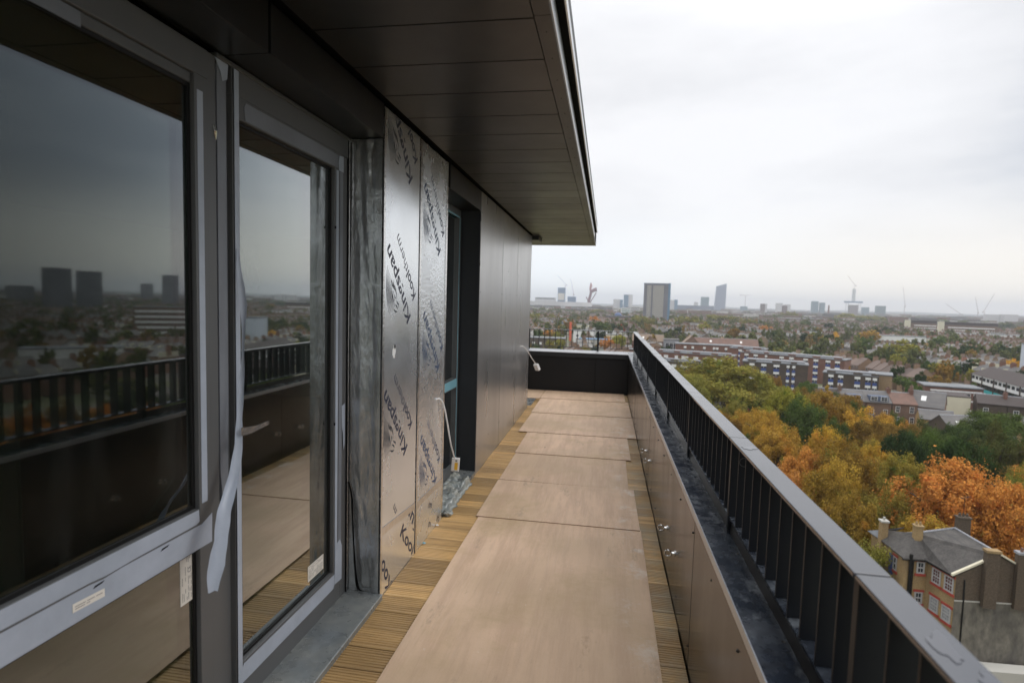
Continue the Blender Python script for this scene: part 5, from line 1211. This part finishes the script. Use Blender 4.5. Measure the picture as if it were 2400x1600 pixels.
LM = [(40, 366, 'tall white bay'), (52, 362, 'gabled house end'), (75, 372, 'long pinkish roof'), (77, 387, 'bright yellow tree'), (62, 219, 'nearest blue panelled flats'), (80, 258, 'stepped red brown flats'), (97, 249, 'bronze tree by the flats'), (135, 243, 'slate rows'), (153, 468, 'round dark green tree'), (160, 334, 'large olive tree'), (161, 383, 'golden topped tree'), (205, 362, 'dark green clump'), (131, 243, 'brown green garden tree'), (203, 321, 'small yellow tree'), (117, 172, 'turquoise balcony block'), (183, 274, 'bluish white slab end'), (239, 507, 'low white school'), (-28, 449, 'orange column'), (-4, 372, 'blue edged workshop'), (-36, 352, 'dark weathered building'), (3, 420, 'cream building'), (15, 318, 'brick flats by the railing corner'), (166, 625, 'orange tree'), (127, 555, 'dark tree left of the orange one'), (49, 330, 'dark tree behind the brown flats'), (100, 300, 'back of the stepped flats'), (130, 320, 'middle of the slate rows'), (120, 420, 'middle of the far rows'), (250, 420, 'white school, towards the right edge'), (90, 470, 'far side of the long roof')]
def near_mark(x, y, thing_):
    a, b2, nm = min(LM, key=lambda m_: (m_[0]-x)**2+(m_[1]-y)**2); d0, d1 = math.hypot(a, b2), math.hypot(x, y)
    az = math.degrees(math.atan2(x, y)-math.atan2(a, b2)); dd_ = d1-d0
    rel = ('right of' if az > 0 else 'left of') if abs(math.radians(az))*d0 > abs(dd_) else ('behind' if dd_ > 0 else 'in front of')
    far_ = math.hypot(x-a, y-b2); return '%s %s%s the %s' % (thing_, 'close ' if far_ < 18 else 'well ' if far_ > 45 else '', rel, nm)
M_TRM = mat('weathered_white_trim', (.50, .49, .46), .8, var=.3, scale=.1, rnd=.4)
HM = [[hbrick('terrace_brick_a', (.16, .12, .085), (.26, .19, .125)), mat('terrace_slate', (.10, .097, .095), .7, col2=(.155, .145, .135), scale=.05, rnd=.35), M_TRM, M_TILE, M_WIN],
      [hbrick('terrace_brick_b', (.26, .17, .10), (.20, .13, .085)), mat('terrace_tile', (.14, .105, .088), .8, col2=(.17, .12, .095), scale=.05, rnd=.35), M_TRM, M_TILE, M_WIN],
      [hbrick('terrace_brick_c', (.21, .09, .06), (.28, .19, .12)), MATS['terrace_slate'], M_CRM, M_TILE, M_WIN]]
HMB = [house_mesh(v) for v in range(6)]
HME = [mb.mesh('terraced_house', HM[i % 3]) for i, mb in enumerate(HMB)]
spots = []; rr = random.Random(21)
cell_w, cell_h = 88, 74
def blocked(x, y, ex=0):
    for a, b2, q in keep_out:
        if (x-a)**2+(y-b2)**2 < (q+ex)**2: return True
    for a, b2, q in placed:
        if (x-a)**2+(y-b2)**2 < (q*.8+ex)**2: return True
    return False
park = lambda x, y: y < 232-.5*x and x < 112 and y < 235 and x > -60
for ix in range(-5, 24):
    for iy in range(-1, 24):
        X0, Y0 = ix*cell_w, 190+iy*cell_h
        dc = math.hypot(X0, Y0)
        if not 150 < dc < 1650: continue
        azc = math.degrees(math.atan2(X0, Y0))
        if not -13 < azc < 72: continue
        kind = rr.random(); o_ = 0 if kind < .36 else math.pi/2
        if kind > .90: continue
        jit = rr.uniform(-.10, .10)+.10*math.sin(X0*.006)+.08*math.sin(Y0*.005); v0 = rr.randrange(6)
        Lx, Ly = (cell_w-10, cell_h-8) if o_ == 0 else (cell_h-8, cell_w-10)
        for row in range(int(Ly//21)):
            v_ = rr.choice([v0, v0, rr.randrange(6)])
            gap = rr.randrange(3, 12)
            for k in range(int(Lx//5.4)):
                if k % 12 == gap and rr.random() < .5: continue
                u, vv = -Lx/2+2.7+k*5.4, -Ly/2+10+row*21
                a = o_+jit; x = X0+u*math.cos(a)-vv*math.sin(a); y = Y0+u*math.sin(a)+vv*math.cos(a)
                if park(x, y) or math.hypot(x, y) < 165 or blocked(x, y, 4) : continue
                spots.append((math.hypot(x, y), x, y, a+(math.pi if row % 2 else 0), v_, rr.uniform(.94, 1.08)))
def vis(s): az = math.degrees(math.atan2(s[1], s[2])); return -9 < az < 34
spots.sort(key=lambda s: (not vis(s), s[0]))
for i, (d, x, y, a, v_, sc_) in enumerate(spots[:300]):
    o = bpy.data.objects.new('terraced_house', HME[v_]); col.objects.link(o); o.location = (x, y, G); o.rotation_euler.z = a; o.scale = (1, 1, sc_)
    side = 'beyond the end railing' if x < 20 else 'in the rows behind the brown flats' if x < 150 else 'in the rows at the right of the town'
    roofw = 'slate roofed' if v_ % 3 != 1 else 'red brown tiled'
    tag(o, near_mark(x, y, roofw+(' brown' if v_ in (0, 3) else ' tan' if v_ in (1, 4) else ' red')+' house'), 'house', '%s terraced houses %s' % (roofw, side))
def mass(name, items, mbs, mats, nm=1):
    Vs, Fs, MI = [], [], []; off = 0
    arrs = [(np.array(mb.v), mb.f, mb.mi) for mb in mbs]
    for x, y, z, a, sx, sy, sz, v_ in items:
        V, F, M_ = arrs[v_]; c_, s_ = math.cos(a), math.sin(a)
        W = np.empty_like(V); W[:, 0] = x+V[:, 0]*sx*c_-V[:, 1]*sy*s_; W[:, 1] = y+V[:, 0]*sx*s_+V[:, 1]*sy*c_; W[:, 2] = z+V[:, 2]*sz
        Vs.append(W); Fs += [[i+off for i in f_] for f_ in F]; MI += M_; off += len(V)
    me = bpy.data.meshes.new(name); me.from_pydata(np.vstack(Vs).tolist(), [], Fs)
    for m_ in mats: me.materials.append(m_)
    me.polygons.foreach_set('material_index', MI); me.update(); return obj(name, me, kind='stuff')
HLO = [house_mesh(v, detail=False) for v in range(6)]
rest = spots[300:]
for t in range(3):
    it = [(x, y, G, a, 1, 1, s_, v_) for d, x, y, a, v_, s_ in rest if v_ % 3 == t]
    if it: mass('far_terraced_houses', it, HLO, HM[t]).__setitem__('label', ('rows of far slate roofed terraced houses', 'rows of far tiled terraced houses', 'rows of far brick terraced houses with cream trim')[t])
# street and garden trees
tr = []; tries = 0
while len(tr) < 2600 and tries < 50000:
    tries += 1
    az, d = rr.uniform(-11, 64), 170+1400*rr.random()**.75; x, y = P(az, d)
    if park(x, y) or blocked(x, y, 1.5): continue
    tr.append((d, x, y))
tr.sort(key=lambda t: (not -9 < math.degrees(math.atan2(t[1], t[2])) < 34, t[0]))
for i, (d, x, y) in enumerate(tr[:45]):
    k = rr.choice(['green', 'darkgreen', 'olive', 'olive', 'bronze', 'darkgreen', 'green', 'olive'])
    mid_tree(x, y, rr.uniform(7, 11), rr.uniform(2.4, 4.2), k, near_mark(x, y, 'small '+KN[k]+' tree'), 'small %s garden trees' % KN[k], i)
def far_trees(name, pts, tint, lab):
    me0 = FARM; Vs, off = [], 0; base = [np.array([v.co[:] for v in m_.vertices]) for m_ in me0]; nleaf = [len(m_.polygons) for m_ in me0]
    for i, (x, y, H, r) in enumerate(pts):
        V = base[i % 3]; q = i*1.3; c_, s_ = math.cos(q), math.sin(q); W = np.empty_like(V)
        W[:, 0] = x+r*(V[:, 0]*c_-V[:, 1]*s_); W[:, 1] = y+r*(V[:, 0]*s_+V[:, 1]*c_); W[:, 2] = G+H*.1+V[:, 2]*H*.9; Vs.append(W)
    V = np.vstack(Vs); nf = len(V)//4
    me = bpy.data.meshes.new(name); me.vertices.add(len(V)); me.vertices.foreach_set('co', V.ravel()); me.loops.add(len(V)); me.loops.foreach_set('vertex_index', np.arange(len(V), dtype=np.int32))
    me.polygons.add(nf); me.polygons.foreach_set('loop_start', np.arange(nf, dtype=np.int32)*4); me.materials.append(M_LEAF)
    at = me.attributes.new('leaf', 'FLOAT_VECTOR', 'FACE'); vv = np.zeros((nf, 3)); vv[:, 0] = np.random.RandomState(1).rand(nf); at.data.foreach_set('vector', vv.ravel()); me.update()
    o = obj(name, me, kind='stuff', label=lab); o.color = (*tint, 1)
rest = tr[45:]
far_trees('far_trees', [(x, y, rr.uniform(7, 13), rr.uniform(3, 6)) for i, (d, x, y) in enumerate(rest) if i % 6], (.125, .14, .045), 'far green and olive trees between the roofs')
far_trees('far_autumn_trees', [(x, y, rr.uniform(7, 12), rr.uniform(3, 5)) for i, (d, x, y) in enumerate(rest) if i % 6 == 0], (.26, .18, .05), 'far golden trees between the roofs')
belt = []
for i in range(900):
    az = rr.uniform(-12, 66); d = rr.choice([1500, 1700, 2000, 2400, 2900, 3500])*rr.uniform(.93, 1.07); x, y = P(az, d)
    belt.append((x, y, rr.uniform(9, 16), rr.uniform(9, 22)))
far_trees('distant_tree_belt', belt, (.13, .15, .05), 'distant belts of trees below the skyline')
# low far town out to the hills
box = MB().box(-.5, .5, -.5, .5, 0, 1); it = [[], [], []]
for i in range(6500):
    az = rr.uniform(-14, 68); d = 1450*(8000/1450)**(rr.random()**1.15); x, y = P(az, d)
    f_ = 1+d/5000; it[rr.choice([0, 0, 1, 1, 2])].append((x, y, G, rr.uniform(-.4, .4), rr.uniform(12, 46)*f_, rr.uniform(10, 20), rr.choice([6, 7, 8, 9, 11, 14])*(1.35 if rr.random() < .12 else 1), 0))
for t, m_ in enumerate((M_BR, M_SLATE, mat('far_pale_wall', (.55, .53, .50), .8))):
    mass('distant_town', it[t], [box], [m_]).__setitem__('label', ('distant brown buildings', 'distant grey roofs', 'distant pale buildings')[t])
for i, (az, d, w_, H, m_) in enumerate(((13.5, 1700, 90, 9, M_WHT), (15.5, 1500, 110, 8, M_LEAD), (17.5, 1350, 80, 9, M_RBR), (20, 1450, 120, 8, M_WHT), (11.3, 1900, 60, 10, M_WHT), (22, 1500, 70, 8, T_TEAL), (8.3, 1750, 70, 9, M_WHT), (25, 1700, 90, 9, M_LEAD))):
    lab = ('white warehouse under the glass tower', 'grey roofed warehouse in the middle distance', 'red brick works left of the thin chimney', 'white roofed shed below the thin chimney', 'small white shed behind the tree belt', 'teal shed right of the chimney', 'white shed right of the tall concrete tower', 'grey shed below the right cranes')[i]
    b_ = rect_building('warehouse', P(az, d), -R(az)*.3, w_, 30, H, m_, lab, 'warehouse', roof=M_LEAD, rise=1.5)

# ================================================================== THE YELLOW BRICK HOUSE BELOW
yh = thing('yellow_brick_house', (28, 50, G), 'yellow brick house with slate roof, chimneys and a grey rendered end, just below', 'house')
Z = lambda z: z

def hs_fn(c, pos, p, oi):
    wv = N('ShaderNodeTexWave', wave_type='BANDS', bands_direction='Z'); L(pos, wv.inputs['Vector']); wv.inputs['Scale'].default_value = 3.4; wv.inputs['Distortion'].default_value = .6
    c = mixc(maprange(wv.outputs['Fac'], .0, .3, .45, 0), c, (.03, .03, .032))
    return mixc(maprange(noise(pos, .8, 5, .7), .60, .70, 0, .5), c, (.12, .14, .11))
M_HS = mat('house_slates', (.052, .048, .044), .8, col2=(.085, .078, .07), scale=1.2, fine=.25, fscale=7, fn=hs_fn)
def yb_fn(c, pos, p, oi):
    wv = N('ShaderNodeTexWave', wave_type='BANDS', bands_direction='Z'); L(pos, wv.inputs['Vector']); wv.inputs['Scale'].default_value = 4.2
    c = mixc(maprange(wv.outputs['Fac'], 0, .25, .28, 0), c, (.45, .36, .22))
    return mixc(maprange(noise(pos, 5, 4, .7), .55, .68, 0, .5), c, (.26, .13, .06))
M_HB = mat('house_brick', (.31, .215, .10), .85, col2=(.21, .145, .07), scale=.5, fine=.18, fscale=11, fn=yb_fn)
M_HD = mat('house_dark_brick', (.09, .066, .045), .9, col2=(.085, .065, .045), scale=.6, fine=.25, fscale=9)
ze, zr = -19.0, -17.25
# walls: B faces left, stepping out from the wing
MB().prism([(27.3, 50.6, G), (27.95, 47.95, G), (34.2, 48.6, G), (34.0, 55.5, G), (27.3, 55.5, G)], (0, 0, 10)).build('wall', M_HB, yh)
MB().prism([(25.55, 50.55, G), (27.29, 50.6, G), (27.29, 55.5, G), (25.1, 55.5, G)], (0, 0, 10)).build('wing_wall', M_HB, yh)
MB().prism([(27.94, 47.90, G+.0), (34.2, 48.55, G), (34.2, 48.595, G), (27.96, 47.945, G)], (0, 0, 7.95)).build('rendered_end', M_REND, yh)
MB().prism([(27.97, 47.93, -21), (34.2, 48.58, -21), (34.2, 48.60, -21), (27.97, 47.948, -21)], (0, 0, 1.95)).build('dark_gable_brick', M_HD, yh)
a1, a2 = Vector((27.95, 47.93, -19.04)), Vector((31.05, 48.25, zr)); a3 = Vector((34.3, 48.6, -19.04)); un = Vector((.1, 1, 0)).normalized()
MB().prism([a1, a2, a3], un*.3).build('gable', M_HD, yh)
# roof planes
r0, r1 = Vector((31.05, 48.2, zr)), Vector((30.7, 53.4, zr)); e0, e1 = Vector((27.72, 47.9, -19.08)), Vector((27.1, 50.45, -19.08))
MB().prism([e0, r0, r1, Vector((27.3, 52.3, -17.6)), e1], (0, 0, .10)).build('roof_slope', M_HS, yh)
MB().prism([r0, Vector((34.6, 48.5, -19.1)), Vector((34.3, 55.4, -19.1)), r1], (0, 0, .10)).build('roof_slope', M_HS, yh)
MB().prism([r1, Vector((34.3, 55.6, -19.1)), Vector((26.5, 55.8, -19.1)), Vector((27.3, 52.4, zr-.3))], (0, 0, .10)).build('roof_slope', M_HS, yh)
MB().prism([e1+Vector((0, 0, .01)), Vector((27.3, 52.3, -17.58)), Vector((25.6, 54.2, -18.2)), Vector((25.0, 53.7, -18.9)), Vector((25.35, 50.35, -19.08))], (0, 0, .10)).build('wing_roof', M_HS, yh)
MB().prism([Vector((25.0, 53.8, -18.9)), Vector((25.6, 54.3, -18.2)), Vector((27.0, 54.0, -17.7)), Vector((26.5, 55.9, -19.1)), Vector((24.9, 55.9, -19.0))], (0, 0, .08)).build('wing_roof', M_FELT, yh)
MB().tube([r0+Vector((0, -.05, .14)), r1+Vector((0, 0, .14)), Vector((27.3, 52.35, -17.42))], .10, 6).build('ridge_cap', M_LEAD, yh)
MB().prism([Vector((27.62, 47.80, -19.02)), Vector((30.0, 48.05, -17.72)), Vector((30.0, 48.05, -17.56)), Vector((27.62, 47.80, -18.86))], (0, .22, 0)).build('verge_coping', M_CRM, yh)
MB().prism([Vector((31.05, 48.1, -17.14)), Vector((34.4, 48.5, -19.0)), Vector((34.4, 48.5, -18.85)), Vector((31.05, 48.1, -17.0))], (0, .22, 0)).build('verge_coping', M_CRM, yh)
MB().prism([(27.05, 50.45, -19.16), (27.72, 47.85, -19.16), (27.80, 47.87, -19.16), (27.13, 50.47, -19.16)], (0, 0, .12)).build('gutter', M_GASKET, yh)
MB().prism([(25.3, 50.40, -19.17), (27.1, 50.42, -19.17), (27.1, 50.52, -19.17), (25.3, 50.50, -19.17)], (0, 0, .12)).build('gutter', M_GASKET, yh)
def chim(x, y, z0, z1, w_, d_, m_, pots=2, capm=M_LEAD):
    k = MB().box(x-w_/2, x+w_/2, y-d_/2, y+d_/2, z0, z1).build('chimney', m_, yh)
    MB().box(x-w_/2-.06, x+w_/2+.06, y-d_/2-.06, y+d_/2+.06, z1+.002, z1+.14).build('chimney_cap', capm, yh)
    for i in range(pots): MB().tube([(x+(i-(pots-1)/2)*.3, y, z1+.14), (x+(i-(pots-1)/2)*.3, y, z1+.42)], [.11, .09], 8).build('chimney_pot', capm, yh)
chim(25.25, 53.8, -21.5, -17.2, .55, .55, M_HB, 1, M_GWH); chim(27.1, 52.0, -18.4, -16.75, .6, .5, M_HB, 2, M_HB); chim(32.0, 54.6, -18.2, -16.55, 1.0, .55, M_HD, 3, M_HD)
# broad stacks rising out of the gable end
MB().box(29.85, 30.75, 47.70, 48.16, -21.3, -16.85).build('chimney_stack', M_HD, yh); MB().box(29.78, 30.82, 47.63, 48.23, -16.848, -16.66).build('chimney_cap', M_HB, yh)
MB().box(32.2, 33.4, 48.0, 48.44, -21.3, -16.9).build('chimney_stack', M_HD, yh); MB().box(32.13, 33.47, 47.93, 48.5, -16.898, -16.72).build('chimney_cap', M_LEAD, yh)
for x in (32.5, 32.9, 33.2): MB().tube([(x, 48.2, -16.72), (x, 48.2, -16.4)], [.11, .09], 8).build('chimney_pot', M_TILE, yh)
# sash windows on the two faces
M_SASH = mat('sash_paint', (.36, .36, .36), .6, var=.15)
def sash(c, ang, w_, h_, rows, cols, trim=True, dark=M_WIN, bars=M_SASH):
    d = Vector((math.cos(ang), math.sin(ang), 0)); n = Vector((math.sin(ang), -math.cos(ang), 0)); c = Vector(c)
    def bx_(u0_, u1_, z0, z1, o0, o1, nm, m_, par=None):
        a = c+d*u0_+n*o0+Vector((0, 0, z0)); k = MB(); k.prism([a, c+d*u1_+n*o0+Vector((0, 0, z0)), c+d*u1_+n*o1+Vector((0, 0, z0)), c+d*u0_+n*o1+Vector((0, 0, z0))], (0, 0, z1-z0)); return k
    if trim: bx_(-w_/2-.12, w_/2+.12, -.22, -.002, 0, .07, '', 0).build('red_sill', M_RTRIM, yh); bx_(-w_/2-.12, w_/2+.12, h_+.002, h_+.2, 0, .05, '', 0).build('red_lintel', M_RTRIM, yh)
    fk = bx_(-w_/2, -w_/2+.12, 0, h_, 0, .06, '', 0)
    for a in ((w_/2-.12, w_/2, 0, h_), (-w_/2+.12, w_/2-.12, 0, .12), (-w_/2+.12, w_/2-.12, h_-.1, h_), (-w_/2+.12, w_/2-.12, h_/2-.05, h_/2+.05)):
        q = bx_(*a, 0, .06, '', 0); o_ = len(fk.v); fk.v += q.v; fk.f += [[i+o_ for i in f_] for f_ in q.f]; fk.mi += q.mi
    for i in range(1, cols):
        u = -w_/2+.12+(w_-.24)*i/cols; q = bx_(u-.02, u+.02, .12, h_-.1, 0, .045, '', 0); o_ = len(fk.v); fk.v += q.v; fk.f += [[i2+o_ for i2 in f_] for f_ in q.f]; fk.mi += q.mi
    for i in range(1, rows):
        z = .12+(h_-.22)*i/rows; q = bx_(-w_/2+.12, w_/2-.12, z-.02, z+.02, 0, .043, '', 0); o_ = len(fk.v); fk.v += q.v; fk.f += [[i2+o_ for i2 in f_] for f_ in q.f]; fk.mi += q.mi
    wf = fk.build('window', bars, yh); PLOC.setdefault(wf.name, Vector((0, 0, 0)))
    pn_ = bx_(-w_/2+.1, w_/2-.1, .1, h_-.08, .004, .02, '', 0).build('pane', dark, None); pn_.parent = wf; pn_.matrix_parent_inverse = Matrix.Identity(4); wf_mpi = wf.matrix_parent_inverse
aB = math.atan2(47.95-50.6, 27.95-27.3); dB = Vector((math.cos(aB), math.sin(aB), 0))
M_RDW = mat('red_blind', (.10, .02, .02), .5); M_GRW = mat('net_curtain', (.30, .31, .32), .6)
for t_, z, m_ in ((.98, -20.6, M_RDW), (2.18, -20.6, M_RDW), (.95, -23.0, M_GRW), (2.15, -23.1, M_GRW), (.95, -25.6, M_GRW)):
    p0 = Vector((27.3, 50.6, 0))+dB*t_; sash((p0.x, p0.y, z), aB, .86, 1.25, 4, 3, dark=m_)
aA = math.atan2(.05, 1.74)
sash((26.78, 50.59, -20.25), aA, .62, 1.0, 2, 2); sash((26.78, 50.59, -22.85), aA, .62, 1.0, 2, 2)
aW = math.atan2(50.55-55.5, 25.55-25.1)
p0 = Vector((25.44, 51.8, 0)); sash((p0.x, p0.y, -20.7), aW, .5, 1.2, 2, 1)
p0 = Vector((25.40, 52.35, 0)); MB().box(p0.x-.06, p0.x+.02, p0.y-.3, p0.y+.3, -21.2, -19.5).build('blue_door', M_BLUE, yh)
MB().tube([(25.95, 50.42, -18.6), (25.95, 50.42, -24), (25.95, 50.42, -28.9)], .13, 8).build('drain_pipe', M_GASKET, yh)
MB().tube([(26.15, 50.46, -19.2), (26.15, 50.46, -28.9)], .06, 6).build('drain_pipe', M_GASKET, yh)
MB().prism([(24.3, 54.5, -22.0), (25.0, 50.4, -22.35), (25.5, 50.45, -22.2), (25.2, 54.6, -21.8)], (0, 0, .12)).build('canopy', M_WHT, yh)
ar = MB().tube([(32.0, 54.6, -16.4), (32.0, 54.6, -14.6)], .025, 5); ar.tube([(31.5, 54.3, -14.7), (32.6, 54.9, -14.65)], .018, 5)
for k in range(6): ar.tube([(31.55+k*.19, 54.0+k*.1, -14.7), (31.55+k*.19, 54.62+k*.1, -14.68)], .012, 4)
ar.build('aerial', M_GASKET, yh)
MB().tube([(28.6, 47.99, -19.3), (28.62, 47.95, -21.0), (28.65, 47.93, -28.8)], .06, 6).build('drain_pipe', M_GASKET, yh)
MB().prism([(27.94, 47.86, -21.06), (34.2, 48.51, -21.06), (34.2, 48.55, -21.06), (27.94, 47.90, -21.06)], (0, 0, .10)).build('string_course', M_GWH, yh)
# low rendered yard wall and flat roof at the foot of the gable
o = MB().prism([(29.5, 46.4, G), (36.5, 46.9, G), (36.5, 48.0, G), (29.5, 47.6, G)], (0, 0, 3.4)).build('flat_roofed_annexe', M_GWH); tag(o, 'low pale annexe at the foot of the grey rendered end', 'annexe')

# ---- where several things still share a description, tell them apart by their order
from collections import defaultdict
def ordinal_pass():
    same = defaultdict(list)
    for o in col.objects:
        if o.parent is None and o.get('category') in ('house', 'tree') and o.get('label'): same[o['label']].append(o)
    W_ = ['leftmost', 'second from left', 'third from left', 'fourth from left', 'fifth from left', 'sixth from left', 'seventh from left', 'eighth from left', 'ninth from left', 'tenth from left', 'eleventh from left', 'twelfth from left', 'thirteenth from left', 'fourteenth from left']
    for lab, os__ in same.items():
        if 1 < len(os__) <= len(W_):
            for k, o in enumerate(sorted(os__, key=lambda q: math.atan2(q.location.x, q.location.y))):
                t = lab.replace('terraced ', '')+', '+W_[k]
                o['label'] = t if len(t.split()) <= 16 else ' '.join(lab.replace(' of the ', ' ').replace('the ', '').split()[:12])+', '+W_[k]
ordinal_pass()

# ================================================================== HAZE
hz_ = MB().box(-9300, 9300, -9300, 9300, G-1, 140).build('haze', bpy.data.materials.new('haze_air'))
hz_['kind'] = 'stuff'; hz_['label'] = 'thin autumn haze over the town'
hm_ = bpy.data.materials['haze_air']; hm_.use_nodes = True; NT = hm_.node_tree; NT.nodes.clear()
o_ = N('ShaderNodeOutputMaterial'); pv = N('ShaderNodeVolumePrincipled'); pv.inputs['Color'].default_value = (.90, .94, 1.0, 1)
pv.inputs['Density'].default_value = .00018; pv.inputs['Anisotropy'].default_value = .35; L(pv.outputs[0], o_.inputs['Volume'])
